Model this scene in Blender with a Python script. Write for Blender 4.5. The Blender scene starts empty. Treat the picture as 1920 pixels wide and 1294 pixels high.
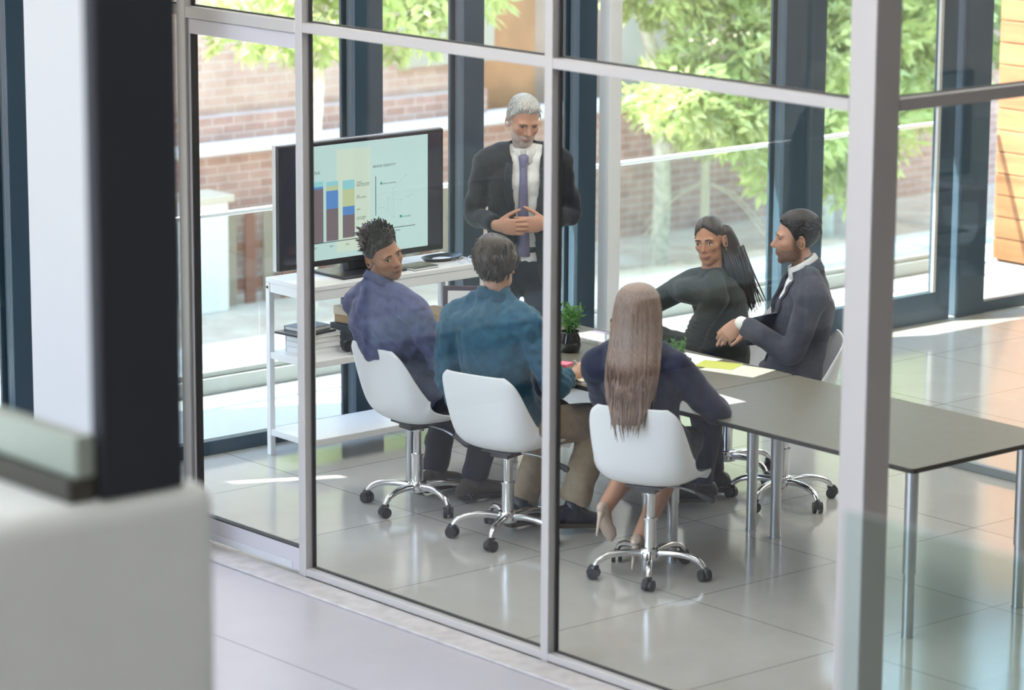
import bpy, bmesh, math, random
import numpy as np
from mathutils import Vector, Matrix, noise
from mathutils.bvhtree import BVHTree

random.seed(7)
RNG = np.random.default_rng(7)
scene = bpy.context.scene
C = scene.collection

# ---------------------------------------------------------------- camera
# world: z up, x runs along the front glass partition (to the right), y runs into the meeting room,
# the outer face of the front partition is y = 0, the facade is x = -3.35
cam_d = bpy.data.cameras.new('camera')
cam = bpy.data.objects.new('camera', cam_d)
C.objects.link(cam)
cR = Vector((0.650564, 0.759433, 0.005356))
cU = Vector((-0.159109, 0.129398, 0.978744))
cF = Vector((-0.742597, 0.637588, -0.205014))
M = Matrix(((cR.x, cU.x, -cF.x, 10.0), (cR.y, cU.y, -cF.y, -8.38), (cR.z, cU.z, -cF.z, 4.0), (0, 0, 0, 1)))
cam.matrix_world = M
cam_d.sensor_width = 36.0
cam_d.lens = 6023.76 / 1920 * 36.0
cam_d.clip_start = 0.1
cam_d.clip_end = 300
cam_d.dof.use_dof = True
cam_d.dof.focus_distance = 16.2
cam_d.dof.aperture_fstop = 2.5
scene.camera = cam

# ---------------------------------------------------------------- light and exposure
scene.view_settings.view_transform = 'Standard'
scene.view_settings.look = 'None'
scene.view_settings.gamma = 1.0
scene.view_settings.use_curve_mapping = False
scene.view_settings.exposure = 0.54
scene.cycles.use_denoising = True
scene.cycles.max_bounces = 10
scene.cycles.diffuse_bounces = 4
scene.cycles.glossy_bounces = 5
scene.cycles.transparent_max_bounces = 32
scene.cycles.transmission_bounces = 6
scene.cycles.caustics_reflective = False
scene.cycles.caustics_refractive = False
scene.cycles.sample_clamp_indirect = 6.0

SUN_AZ = Vector((-0.43, -0.90))          # horizontal direction TOWARDS the sun
SUN_EL = math.radians(50)
w = bpy.data.worlds.new('sky'); scene.world = w; w.use_nodes = True
nt = w.node_tree
sky = nt.nodes.new('ShaderNodeTexSky')
sky.sky_type = 'NISHITA'
sky.sun_disc = False
sky.sun_elevation = SUN_EL
sky.sun_rotation = math.atan2(SUN_AZ.x, SUN_AZ.y)
sky.air_density = 1.0
sky.dust_density = 1.2
bg = nt.nodes['Background']
mixw = nt.nodes.new('ShaderNodeMix'); mixw.data_type = 'RGBA'
mixw.inputs[0].default_value = 0.35
sky.ozone_density = 2.0
mixw.inputs[7].default_value = (4.6, 6.6, 9.6, 1)
nt.links.new(sky.outputs[0], mixw.inputs[6])
nt.links.new(mixw.outputs[2], bg.inputs[0])
bg.inputs[1].default_value = 0.68

def sun_light():
    d = bpy.data.lights.new('sun', 'SUN')
    d.energy = 16.0
    d.angle = math.radians(0.4)
    d.color = (1.0, 0.95, 0.86)
    o = bpy.data.objects.new('sun', d); C.objects.link(o)
    v = Vector((SUN_AZ.x * math.cos(SUN_EL), SUN_AZ.y * math.cos(SUN_EL), math.sin(SUN_EL)))
    o.location = v * 30
    o.rotation_euler = v.to_track_quat('Z', 'Y').to_euler()
sun_light()

def area(name, loc, size, energy, col, rot=(0, 0, 0)):
    d = bpy.data.lights.new(name, 'AREA')
    d.shape = 'RECTANGLE'; d.size, d.size_y = size; d.energy = energy; d.color = col
    o = bpy.data.objects.new(name, d); C.objects.link(o)
    o.location = loc; o.rotation_euler = rot
    return o
# unseen fill lamps, added to brighten hall, mezzanine, meeting room and rear
area('hall_fill_light', (-1.2, -3.2, 6.3), (3.6, 4.0), 90, (1.0, 0.96, 0.91))
area('mezzanine_fill_light', (7.5, -6.5, 6.3), (3.0, 3.0), 55, (1.0, 0.98, 0.94))
area('room_fill_light', (-0.6, 1.9, 3.12), (4.6, 3.0), 60, (1.0, 0.96, 0.9))
area('rear_fill_light', (0.5, 6.0, 3.12), (5.0, 3.0), 70, (1.0, 0.9, 0.8))

# ---------------------------------------------------------------- materials
def mat(name, col, rough=0.5, metal=0.0, var=0.0, scale=8.0, bump=0.0, bscale=60.0, spec=0.5, emit=None, stretch=None,
        trans=0.0, sub=0.0, coat=0.0, sheen=0.0):
    m = bpy.data.materials.new(name); m.use_nodes = True
    n = m.node_tree.nodes; l = m.node_tree.links
    b = n['Principled BSDF']
    b.inputs['Base Color'].default_value = (*col, 1)
    b.inputs['Roughness'].default_value = rough
    b.inputs['Metallic'].default_value = metal
    b.inputs['Specular IOR Level'].default_value = spec
    b.inputs['Coat Weight'].default_value = coat
    b.inputs['Sheen Weight'].default_value = sheen
    if sub:
        b.inputs['Subsurface Weight'].default_value = sub
        b.inputs['Subsurface Radius'].default_value = (0.012, 0.005, 0.003)
        b.inputs['Subsurface Scale'].default_value = 1.0
    if emit:
        b.inputs['Emission Color'].default_value = (*emit[0], 1)
        b.inputs['Emission Strength'].default_value = emit[1]
    if var or bump:
        tc = n.new('ShaderNodeTexCoord'); mp = n.new('ShaderNodeMapping')
        l.new(tc.outputs['Object'], mp.inputs[0])
        if stretch: mp.inputs['Scale'].default_value = stretch
    if var:
        t = n.new('ShaderNodeTexNoise'); t.inputs['Scale'].default_value = scale; t.inputs['Detail'].default_value = 5
        l.new(mp.outputs[0], t.inputs['Vector'])
        r = n.new('ShaderNodeValToRGB')
        r.color_ramp.elements[0].position = 0.3; r.color_ramp.elements[1].position = 0.7
        r.color_ramp.elements[0].color = (*[max(0, c * (1 - var)) for c in col], 1)
        r.color_ramp.elements[1].color = (*[min(1, c * (1 + var)) for c in col], 1)
        l.new(t.outputs[0], r.inputs[0]); l.new(r.outputs[0], b.inputs['Base Color'])
    if bump:
        t2 = n.new('ShaderNodeTexNoise'); t2.inputs['Scale'].default_value = bscale; t2.inputs['Detail'].default_value = 3
        l.new(mp.outputs[0], t2.inputs['Vector'])
        bp = n.new('ShaderNodeBump'); bp.inputs['Strength'].default_value = bump; bp.inputs['Distance'].default_value = 0.01
        l.new(t2.outputs[0], bp.inputs['Height']); l.new(bp.outputs[0], b.inputs['Normal'])
    return m

def glass_mat(name, tint, refl=0.06, rough=0.0, power=5.0):
    m = bpy.data.materials.new(name); m.use_nodes = True
    n = m.node_tree.nodes; l = m.node_tree.links
    n.remove(n['Principled BSDF'])
    out = n['Material Output']
    tr = n.new('ShaderNodeBsdfTransparent'); tr.inputs[0].default_value = (*tint, 1)
    gl = n.new('ShaderNodeBsdfGlossy'); gl.inputs['Roughness'].default_value = rough
    gl.inputs[0].default_value = (1, 1, 1, 1)
    lw = n.new('ShaderNodeLayerWeight'); lw.inputs[0].default_value = 0.5
    pw = n.new('ShaderNodeMath'); pw.operation = 'POWER'; pw.inputs[1].default_value = power
    l.new(lw.outputs['Facing'], pw.inputs[0])
    mu = n.new('ShaderNodeMath'); mu.operation = 'MULTIPLY_ADD'
    mu.inputs[1].default_value = 1 - refl; mu.inputs[2].default_value = refl
    l.new(pw.outputs[0], mu.inputs[0])
    mx = n.new('ShaderNodeMixShader')
    l.new(mu.outputs[0], mx.inputs[0]); l.new(tr.outputs[0], mx.inputs[1]); l.new(gl.outputs[0], mx.inputs[2])
    l.new(mx.outputs[0], out.inputs[0])
    return m

def tile_mat(name, c1, c2, grout, w, h, rough, off=(0, 0), rot=0.0, offset=0.5, mort=0.003, noise_amt=0.12, bump=0.05):
    m = bpy.data.materials.new(name); m.use_nodes = True
    n = m.node_tree.nodes; l = m.node_tree.links
    b = n['Principled BSDF']
    tc = n.new('ShaderNodeTexCoord'); mp = n.new('ShaderNodeMapping')
    mp.inputs['Location'].default_value = (off[0], off[1], 0); mp.inputs['Rotation'].default_value = (0, 0, rot)
    l.new(tc.outputs['Object'], mp.inputs[0])
    br = n.new('ShaderNodeTexBrick')
    br.offset = offset; br.squash = 1.0
    br.inputs['Color1'].default_value = (*c1, 1); br.inputs['Color2'].default_value = (*c2, 1); br.inputs['Mortar'].default_value = (*grout, 1)
    br.inputs['Scale'].default_value = 1.0
    br.inputs['Mortar Size'].default_value = mort; br.inputs['Mortar Smooth'].default_value = 0.1
    br.inputs['Brick Width'].default_value = w; br.inputs['Row Height'].default_value = h
    br.inputs['Bias'].default_value = 0.0
    l.new(mp.outputs[0], br.inputs['Vector'])
    no = n.new('ShaderNodeTexNoise'); no.inputs['Scale'].default_value = 3.5; no.inputs['Detail'].default_value = 7; no.inputs['Roughness'].default_value = 0.65
    l.new(tc.outputs['Object'], no.inputs['Vector'])
    mx = n.new('ShaderNodeMix'); mx.data_type = 'RGBA'; mx.blend_type = 'OVERLAY'; mx.inputs[0].default_value = noise_amt
    l.new(br.outputs[0], mx.inputs[6]); l.new(no.outputs[0], mx.inputs[7])
    l.new(mx.outputs[2], b.inputs['Base Color'])
    rr = n.new('ShaderNodeMapRange'); rr.inputs[3].default_value = rough * 0.75; rr.inputs[4].default_value = rough * 1.3
    l.new(no.outputs[0], rr.inputs[0]); l.new(rr.outputs[0], b.inputs['Roughness'])
    if bump:
        bp = n.new('ShaderNodeBump'); bp.inputs['Strength'].default_value = bump; bp.inputs['Distance'].default_value = 0.004
        n2 = n.new('ShaderNodeTexNoise'); n2.inputs['Scale'].default_value = 90; n2.inputs['Detail'].default_value = 3
        l.new(tc.outputs['Object'], n2.inputs['Vector'])
        l.new(n2.outputs[0], bp.inputs['Height']); l.new(bp.outputs[0], b.inputs['Normal'])
    return m

def brick_mat(name, c1, c2, mortar, axis='YZ', scale=(0.22, 0.075)):
    m = tile_mat(name, c1, c2, mortar, scale[0], scale[1], 0.85, mort=0.006, noise_amt=0.5, bump=0.2)
    mp = [x for x in m.node_tree.nodes if x.type == 'MAPPING'][0]
    n = m.node_tree.nodes; l = m.node_tree.links
    tc = [x for x in n if x.type == 'TEX_COORD'][0]
    sp = n.new('ShaderNodeSeparateXYZ'); cb = n.new('ShaderNodeCombineXYZ')
    l.new(tc.outputs['Object'], sp.inputs[0])
    l.new(sp.outputs[axis[0]], cb.inputs[0]); l.new(sp.outputs[axis[1]], cb.inputs[1])
    l.new(cb.outputs[0], mp.inputs[0])
    return m

MT = {}
MT['frame'] = mat('brushed aluminium frame', (0.56, 0.535, 0.515), 0.42, 0.25)
MT['frame_in'] = mat('black gasket', (0.03, 0.028, 0.028), 0.6)
MT['steel'] = mat('slate blue steel', (0.032, 0.062, 0.090), 0.3, 0.0, bump=0.02)
MT['slate'] = mat('dark slate paint', (0.026, 0.029, 0.037), 0.75)
MT['white'] = mat('white paint', (0.82, 0.82, 0.81), 0.5)
MT['offwhite'] = mat('pale plaster', (0.84, 0.87, 0.82), 0.8, var=0.03, scale=3)
MT['white_metal'] = mat('white powder coat', (0.85, 0.85, 0.85), 0.35)
MT['shell'] = mat('white moulded plastic', (0.86, 0.86, 0.85), 0.38)
MT['chrome'] = mat('chrome', (0.82, 0.82, 0.84), 0.12, 1.0)
MT['satin'] = mat('satin steel', (0.55, 0.56, 0.58), 0.28, 1.0)
MT['castor'] = mat('black castor plastic', (0.015, 0.015, 0.02), 0.4)
MT['darkplastic'] = mat('dark grey plastic', (0.06, 0.055, 0.06), 0.45)
MT['black'] = mat('black plastic', (0.012, 0.012, 0.016), 0.3)
MT['table'] = mat('olive grey laminate', (0.150, 0.140, 0.105), 0.42, var=0.06, scale=30)
MT['table_edge'] = mat('dark table edge', (0.035, 0.028, 0.028), 0.5)
MT['paper'] = mat('white paper', (0.88, 0.88, 0.86), 0.7)
MT['glass'] = glass_mat('partition glass', (0.97, 0.98, 0.975), 0.012)
MT['wglass'] = glass_mat('window glass', (0.97, 0.985, 0.975), 0.02)
MT['bglass'] = glass_mat('green balustrade glass', (0.93, 0.965, 0.945), 0.05)
MT['fglass'] = glass_mat('tinted balustrade glass', (0.85, 0.92, 0.895), 0.05)
MT['floor'] = tile_mat('polished floor tile', (0.50, 0.49, 0.455), (0.53, 0.52, 0.485), (0.22, 0.21, 0.2), 0.945, 0.945, 0.11, off=(-0.151, -0.161), offset=0.0, mort=0.0035)
MT['terrace'] = tile_mat('terrace tile', (0.60, 0.62, 0.63), (0.63, 0.65, 0.66), (0.78, 0.78, 0.76), 0.6, 0.6, 0.55, offset=0.0, mort=0.004)
MT['hallfloor'] = tile_mat('hall floor tile', (0.50, 0.475, 0.51), (0.505, 0.48, 0.515), (0.2, 0.19, 0.22), 40.0, 9.0, 0.3, off=(20.0, 0.815), offset=0.0, mort=0.004)
MT['street'] = tile_mat('street paving', (0.60, 0.53, 0.45), (0.62, 0.47, 0.36), (0.52, 0.47, 0.4), 1.9, 1.4, 0.8, noise_amt=0.6)
MT['street2'] = mat('pale concrete road', (0.62, 0.61, 0.56), 0.9, var=0.12, scale=1.2)
MT['brick'] = brick_mat('red brick', (0.44, 0.25, 0.19), (0.53, 0.33, 0.26), (0.60, 0.48, 0.42))
MT['brick2'] = brick_mat('weathered brick', (0.58, 0.38, 0.28), (0.64, 0.44, 0.34), (0.66, 0.53, 0.45))
MT['coping'] = mat('white coping stone', (0.85, 0.83, 0.80), 0.8)
MT['beige'] = mat('beige render', (0.55, 0.49, 0.38), 0.9, var=0.08, scale=1.5)
MT['wood'] = mat('varnished cladding board', (0.36, 0.160, 0.072), 0.5, var=0.28, scale=2.2, stretch=(0.6, 6, 5))
MT['bark'] = mat('pale bark', (0.62, 0.58, 0.48), 0.9, var=0.25, scale=14)
MT['rust'] = mat('rust brown paint', (0.25, 0.09, 0.05), 0.7)

def leaf_mat(name, col, tcol):
    m = bpy.data.materials.new(name); m.use_nodes = True
    n = m.node_tree.nodes; l = m.node_tree.links
    b = n['Principled BSDF']; b.inputs['Roughness'].default_value = 0.38
    g = n.new('ShaderNodeObjectInfo'); t = n.new('ShaderNodeTexNoise'); t.inputs['Scale'].default_value = 2.6
    tc = n.new('ShaderNodeTexCoord'); l.new(tc.outputs['Object'], t.inputs['Vector'])
    r = n.new('ShaderNodeValToRGB')
    r.color_ramp.elements[0].color = (*[c * 0.45 for c in col], 1); r.color_ramp.elements[1].color = (*[min(1, c * 1.6) for c in col], 1)
    r.color_ramp.elements[0].position = 0.35; r.color_ramp.elements[1].position = 0.65
    l.new(t.outputs[0], r.inputs[0]); l.new(r.outputs[0], b.inputs['Base Color'])
    tr = n.new('ShaderNodeBsdfTranslucent'); tr.inputs[0].default_value = (*tcol, 1)
    mx = n.new('ShaderNodeMixShader'); mx.inputs[0].default_value = 0.45
    l.new(b.outputs[0], mx.inputs[1]); l.new(tr.outputs[0], mx.inputs[2]); l.new(mx.outputs[0], n['Material Output'].inputs[0])
    return m
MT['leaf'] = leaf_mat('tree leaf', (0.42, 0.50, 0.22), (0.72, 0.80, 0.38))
MT['leaf_dark'] = leaf_mat('dark tree leaf', (0.20, 0.27, 0.09), (0.42, 0.50, 0.16))  # darker leaf green of the dense tree by the facade door
MT['herb'] = leaf_mat('herb leaf', (0.10, 0.26, 0.06), (0.2, 0.42, 0.1))

# ---------------------------------------------------------------- mesh helpers
def V(*a):
    return np.array(a, float)
def unit(v):
    v = np.asarray(v, float); return v / (np.linalg.norm(v) + 1e-12)

class MB:
    """collects vertices and faces for one mesh"""
    def __init__(s):
        s.v = []; s.f = []; s.m = []
    def add(s, vs, fs, mi=0):
        o = len(s.v)
        s.v.extend([tuple(map(float, p)) for p in vs])
        for f in fs:
            s.f.append(tuple(i + o for i in f)); s.m.append(mi)
        return s
    def box(s, a, b, mi=0, mtx=None):
        x0, x1 = sorted((a[0], b[0])); y0, y1 = sorted((a[1], b[1])); z0, z1 = sorted((a[2], b[2]))
        vs = [V(x, y, z) for z in (z0, z1) for (x, y) in ((x0, y0), (x1, y0), (x1, y1), (x0, y1))]
        if mtx is not None: vs = [tuple(mtx @ Vector(p)) for p in vs]
        return s.add(vs, [(3, 2, 1, 0), (4, 5, 6, 7), (0, 1, 5, 4), (1, 2, 6, 5), (2, 3, 7, 6), (3, 0, 4, 7)], mi)
    def obox(s, c, ax, ay, az, mi=0):
        """box with centre c and half-axis vectors"""
        c, ax, ay, az = map(lambda q: np.asarray(q, float), (c, ax, ay, az))
        vs = [c + i * ax + j * ay + k * az for k in (-1, 1) for (i, j) in ((-1, -1), (1, -1), (1, 1), (-1, 1))]
        return s.add(vs, [(3, 2, 1, 0), (4, 5, 6, 7), (0, 1, 5, 4), (1, 2, 6, 5), (2, 3, 7, 6), (3, 0, 4, 7)], mi)
    def bar(s, p, q, w, h, up=(0, 0, 1), mi=0):
        p = np.asarray(p, float); q = np.asarray(q, float)
        t = unit(q - p); sd = np.cross(t, up)
        if np.linalg.norm(sd) < 1e-6: sd = np.cross(t, (0, 1, 0))
        sd = unit(sd); u = np.cross(sd, t)
        return s.obox((p + q) / 2, (q - p) / 2, sd * w / 2, u * h / 2, mi)
    def tube(s, pts, rad, n=12, ref=(0, 0, 1), sub=0, cap='round', mi=0, sides=None):
        pts = [np.asarray(p, float) for p in pts]
        if np.isscalar(rad): rad = [rad] * len(pts)
        rad = [(r, r) if np.isscalar(r) else tuple(r) for r in rad]
        if sub:
            k = len(pts); P = []; Rr = []; Sd = []
            for i in range(k - 1):
                p0 = pts[max(i - 1, 0)]; p1 = pts[i]; p2 = pts[i + 1]; p3 = pts[min(i + 2, k - 1)]
                for j in range(sub):
                    t = j / sub
                    P.append(0.5 * ((2 * p1) + (-p0 + p2) * t + (2 * p0 - 5 * p1 + 4 * p2 - p3) * t * t + (-p0 + 3 * p1 - 3 * p2 + p3) * t ** 3))
                    tt = t * t * (3 - 2 * t)
                    Rr.append((rad[i][0] * (1 - tt) + rad[i + 1][0] * tt, rad[i][1] * (1 - tt) + rad[i + 1][1] * tt))
                    if sides is not None: Sd.append(unit(np.asarray(sides[i]) * (1 - tt) + np.asarray(sides[i + 1]) * tt))
            P.append(pts[-1]); Rr.append(rad[-1])
            if sides is not None: Sd.append(unit(sides[-1])); sides = Sd
            pts, rad = P, Rr
        k = len(pts); rings = []
        prev = None
        for i in range(k):
            t = unit(pts[min(i + 1, k - 1)] - pts[max(i - 1, 0)])
            if sides is not None:
                sd = np.asarray(sides[i], float)
                sd = unit(sd - t * (sd @ t))
            elif prev is None:
                sd = np.cross(t, ref)
                if np.linalg.norm(sd) < 1e-3: sd = np.cross(t, (1, 0.2, 0))
                sd = unit(sd)
            else:
                sd = unit(prev - t * (prev @ t))
            prev = sd
            rings.append((pts[i], t, sd, np.cross(sd, t), rad[i]))
        full = []
        if cap == 'round':
            p, t, sd, b, r = rings[0]; m_ = min(r)
            for a in (80, 55, 28):
                a = math.radians(a); full.append((p - t * m_ * math.sin(a), sd, b, (r[0] * math.cos(a), r[1] * math.cos(a))))
        full += [(p, sd, b, r) for p, t, sd, b, r in rings]
        if cap == 'round':
            p, t, sd, b, r = rings[-1]; m_ = min(r)
            for a in (28, 55, 80):
                a = math.radians(a); full.append((p + t * m_ * math.sin(a), sd, b, (r[0] * math.cos(a), r[1] * math.cos(a))))
        vs = []; fs = []
        for (p, sd, b, r) in full:
            for j in range(n):
                a = 2 * math.pi * j / n
                vs.append(p + sd * r[0] * math.cos(a) + b * r[1] * math.sin(a))
        for i in range(len(full) - 1):
            for j in range(n):
                j2 = (j + 1) % n
                fs.append((i * n + j, i * n + j2, (i + 1) * n + j2, (i + 1) * n + j))
        if cap:
            fs.append(tuple(range(n))[::-1]); L = (len(full) - 1) * n
            fs.append(tuple(L + j for j in range(n)))
        return s.add(vs, fs, mi)
    def cyl(s, p, q, r, n=16, mi=0, r2=None):
        return s.tube([p, q], [r, r if r2 is None else r2], n, cap='flat', mi=mi, ref=(0, 0.3, 1))
    def lathe(s, c, prof, n=24, mi=0, axis=(0, 0, 1)):
        """profile [(radius, height)] around a vertical axis at c"""
        vs = []; fs = []
        for (r, z) in prof:
            for j in range(n):
                a = 2 * math.pi * j / n
                vs.append((c[0] + r * math.cos(a), c[1] + r * math.sin(a), c[2] + z))
        for i in range(len(prof) - 1):
            for j in range(n):
                j2 = (j + 1) % n
                fs.append((i * n + j, i * n + j2, (i + 1) * n + j2, (i + 1) * n + j))
        fs.append(tuple(range(n))[::-1]); L = (len(prof) - 1) * n
        fs.append(tuple(L + j for j in range(n)))
        return s.add(vs, fs, mi)
    def ell(s, c, ax, ay, az, nu=16, nv=10, mi=0):
        c, ax, ay, az = map(lambda q: np.asarray(q, float), (c, ax, ay, az))
        vs = []; fs = []
        for i in range(nv + 1):
            th = math.pi * (i + 0.0) / nv
            th = min(max(th, 0.02), math.pi - 0.02)
            for j in range(nu):
                ph = 2 * math.pi * j / nu
                vs.append(c + ax * math.sin(th) * math.cos(ph) + ay * math.sin(th) * math.sin(ph) + az * math.cos(th))
        for i in range(nv):
            for j in range(nu):
                j2 = (j + 1) % nu
                fs.append((i * nu + j, (i + 1) * nu + j, (i + 1) * nu + j2, i * nu + j2))
        fs.append(tuple(range(nu))); L = nv * nu
        fs.append(tuple(L + j for j in range(nu))[::-1])
        return s.add(vs, fs, mi)
    def poly(s, pts, thick, mi=0):
        """flat polygon pts (3D, counter-clockwise seen from its normal) extruded by vector thick"""
        n = len(pts); pts = [np.asarray(p, float) for p in pts]; th = np.asarray(thick, float)
        vs = pts + [p + th for p in pts]
        fs = [tuple(range(n))[::-1], tuple(range(n, 2 * n))] + [(i, (i + 1) % n, n + (i + 1) % n, n + i) for i in range(n)]
        return s.add(vs, fs, mi)
    def mesh(s, name):
        me = bpy.data.meshes.new(name)
        me.from_pydata(s.v, [], s.f)
        me.polygons.foreach_set('material_index', s.m)
        me.update()
        bm = bmesh.new(); bm.from_mesh(me)
        bmesh.ops.recalc_face_normals(bm, faces=bm.faces)
        bm.to_mesh(me); bm.free()
        return me
    def build(s, name, m, parent=None, smooth=False, bevel=0.0, seg=2, loc=None):
        me = s.mesh(name)
        o = bpy.data.objects.new(name, me); C.objects.link(o)
        for x in (m if isinstance(m, (list, tuple)) else [m]): me.materials.append(x)
        if smooth: shade(me)
        if bevel:
            b = o.modifiers.new('edge', 'BEVEL'); b.width = bevel; b.segments = seg; b.limit_method = 'ANGLE'
        if parent is not None: attach(o, parent)
        return o

def shade(me, angle=50):
    me.polygons.foreach_set('use_smooth', [True] * len(me.polygons))
    try: me.set_sharp_from_angle(angle=math.radians(angle))
    except Exception: pass

def wpos(o):
    """world matrix from the unevaluated transform chain"""
    m = o.matrix_basis.copy()
    while o.parent is not None:
        o = o.parent; m = o.matrix_basis @ m
    return m
def attach(o, parent):
    """parent while keeping the world-space vertex positions"""
    o.parent = parent
    o.matrix_basis = wpos(parent).inverted() @ o.matrix_basis
    return o
def tag(o, label=None, cat=None, group=None, kind=None):
    if label: o['label'] = label
    if cat: o['category'] = cat
    if group: o['group'] = group
    if kind: o['kind'] = kind
    return o
def thing(name, loc, label, cat, group=None, rz=0.0):
    o = bpy.data.objects.new(name, None); C.objects.link(o)
    o.empty_display_size = 0.1
    o.location = loc; o.rotation_euler = (0, 0, rz)
    return tag(o, label, cat, group)
def struct(name, mb, m, **k):
    o = mb.build(name, m, **k); o['kind'] = 'structure'; return o
def copy_tree(o, parent=None):
    c = o.copy(); C.objects.link(c)
    if parent is not None: c.parent = parent
    for ch in [x for x in C.objects if x.parent == o]: copy_tree(ch, c)
    return c
# ================================================================ SETTING
# floors
struct('floor', MB().box((-3.45, 0.0, -0.2), (14, 12, 0.0)), MT['floor'])
struct('floor_hall', MB().box((-3.45, -12, -0.2), (14, 0.0, 0.0)), MT['hallfloor'])
struct('trim_1', MB().box((-3.3, -0.16, 0.0), (2.6, -0.005, 0.012)), mat('pale threshold stone', (0.56, 0.53, 0.52), 0.5, var=0.12, scale=14), bevel=0.004)
# ceilings and roof edge
struct('ceiling', MB().box((-3.5, 0.14, 3.2), (14, 12, 3.35)), MT['white'])
struct('ceiling_hall', MB().box((-3.6, -12.2, 6.6), (14.2, 0.15, 6.75)), MT['white'])
struct('wall_upper', MB().box((-3.3, 0.0, 3.2), (14, 0.14, 6.6)), MT['white'])
struct('wall_right', MB().box((14, -12, 0), (14.2, 12, 6.6)), MT['white'])
struct('wall_rear', MB().box((-3.3, 12, 0), (14, 12.2, 6.6)), mat('peach painted wall', (0.72, 0.60, 0.52), 0.8))
struct('wall_hall', MB().box((3.0, -12.2, 0), (14, -12, 6.6)), MT['white'])
struct('wall_facade_upper', MB().box((-3.5, -12, 3.4), (-3.335, 0.14, 6.62)), MT['steel'])

# facade: slate blue steel columns, base rail, glass panes
FX = -3.35
cols = [(-6.85, 0.24), (-5.2, 0.22), (-3.55, 0.24), (-1.85, 0.24), (-0.03, 0.26), (2.065, 0.19), (2.79, 0.145), (3.625, 0.135), (5.315, 0.23), (6.925, 0.245), (8.5, 0.3)]
def facade_column(y, wd, i):
    m = MB()
    h = wd / 2
    # rolled I section: inner flange, web, outer flange and the two glazing stops
    m.box((FX - 0.02, y - h, 0), (FX + 0.012, y + h, 3.4))
    m.box((FX - 0.11, y - 0.03, 0), (FX - 0.02, y + 0.03, 3.4))
    m.box((FX - 0.125, y - h, 0), (FX - 0.105, y + h, 3.4))
    m.box((FX - 0.09, y - h + 0.02, 0), (FX - 0.02, y - h + 0.055, 3.4))
    m.box((FX - 0.09, y + h - 0.055, 0), (FX - 0.02, y + h - 0.02, 3.4))
    o = struct('trim_column', m, MT['steel'], bevel=0.004)
    return o
for i, (y, wd) in enumerate(cols): facade_column(y, wd, i)
edges = [-12] + [c for c, _ in cols] + [12]
wid = {c: wdt / 2 for c, wdt in cols}
for i in range(len(edges) - 1):
    a = edges[i] + wid.get(edges[i], 0); b = edges[i + 1] - wid.get(edges[i + 1], 0)
    e = bpy.data.objects.new('window_%d' % (i + 1), None); C.objects.link(e); e.location = (FX, (a + b) / 2, 0); e['kind'] = 'structure'
    if not (5.4 < a < 5.45):
        MB().box((FX - 0.06, a, 0.0), (FX + 0.0, b, 0.075)).build('sill', MT['steel'], e, bevel=0.004)
        MB().box((FX - 0.06, a, 3.3), (FX + 0.0, b, 3.4)).build('head', MT['steel'], e)
        MB().box((FX - 0.036, a, 0.075), (FX - 0.024, b, 3.3)).build('pane', MT['wglass'], e)
# glazed door in the facade, right of the meeting room
d1 = bpy.data.objects.new('door_1', None); C.objects.link(d1); d1.location = (FX, 6.08, 0); d1['kind'] = 'structure'
m = MB().box((FX - 0.07, 5.42, 0.0), (FX - 0.005, 6.735, 0.19)).box((FX - 0.07, 5.42, 0.19), (FX - 0.005, 5.56, 3.3)).box((FX - 0.07, 6.60, 0.19), (FX - 0.005, 6.735, 3.3))
m.build('frame', MT['steel'], d1, bevel=0.004)
MB().box((FX - 0.042, 5.56, 0.19), (FX - 0.03, 6.60, 3.3)).build('pane', MT['wglass'], d1)
MB().box((FX - 0.025, 6.575, 0.19), (FX - 0.004, 6.60, 3.3)).build('glazing_bead', MT['frame'], d1)

# unseen canopy, added and shaped to cast the oblique shadow on the terrace
m = MB()
def prism(m, pts, z0, z1):
    return m.poly([(x, y, z0) for x, y in pts], (0, 0, z1 - z0))
sa, sb_ = (-4.08, -1.88), (-3.79, -1.29)     # gap added to let a sun strip onto the room floor
for pts in ([(-3.3, -12), (-3.3, sa[1]), (-6.3, sa[1]), (-6.3, -12)],
            [(-6.3, -2.5), (-6.3, sa[1]), (sa[0] - 0.035, sa[1]), (sb_[0] - 0.035, sb_[1]), (-5.72, sb_[1])],
            [(sa[0] + 0.035, sa[1]), (-3.3, sa[1]), (-3.3, sb_[1]), (sb_[0] + 0.035, sb_[1])],
            [(-5.72, sb_[1]), (-3.3, sb_[1]), (-3.3, 9), (-4.3, 9), (-4.3, 1.62), (-4.43, 1.39)]):
    prism(m, pts, 3.4, 3.5)
struct('trim_shadow_caster', m, MT['offwhite'])

# front partition ------------------------------------------------------
GY = 0.046
def mullion(x0, x1, z0=0.0, z1=3.2, y0=0.0, y1=0.06, name='trim_mullion'):
    m = MB().box((x0, y0, z0), (x1, y1, z1))
    return struct(name, m, MT['frame'], bevel=0.003)
mullion(-1.226, -1.175)
mullion(0.428, 0.474)
mullion(-2.125, -2.058)
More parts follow.
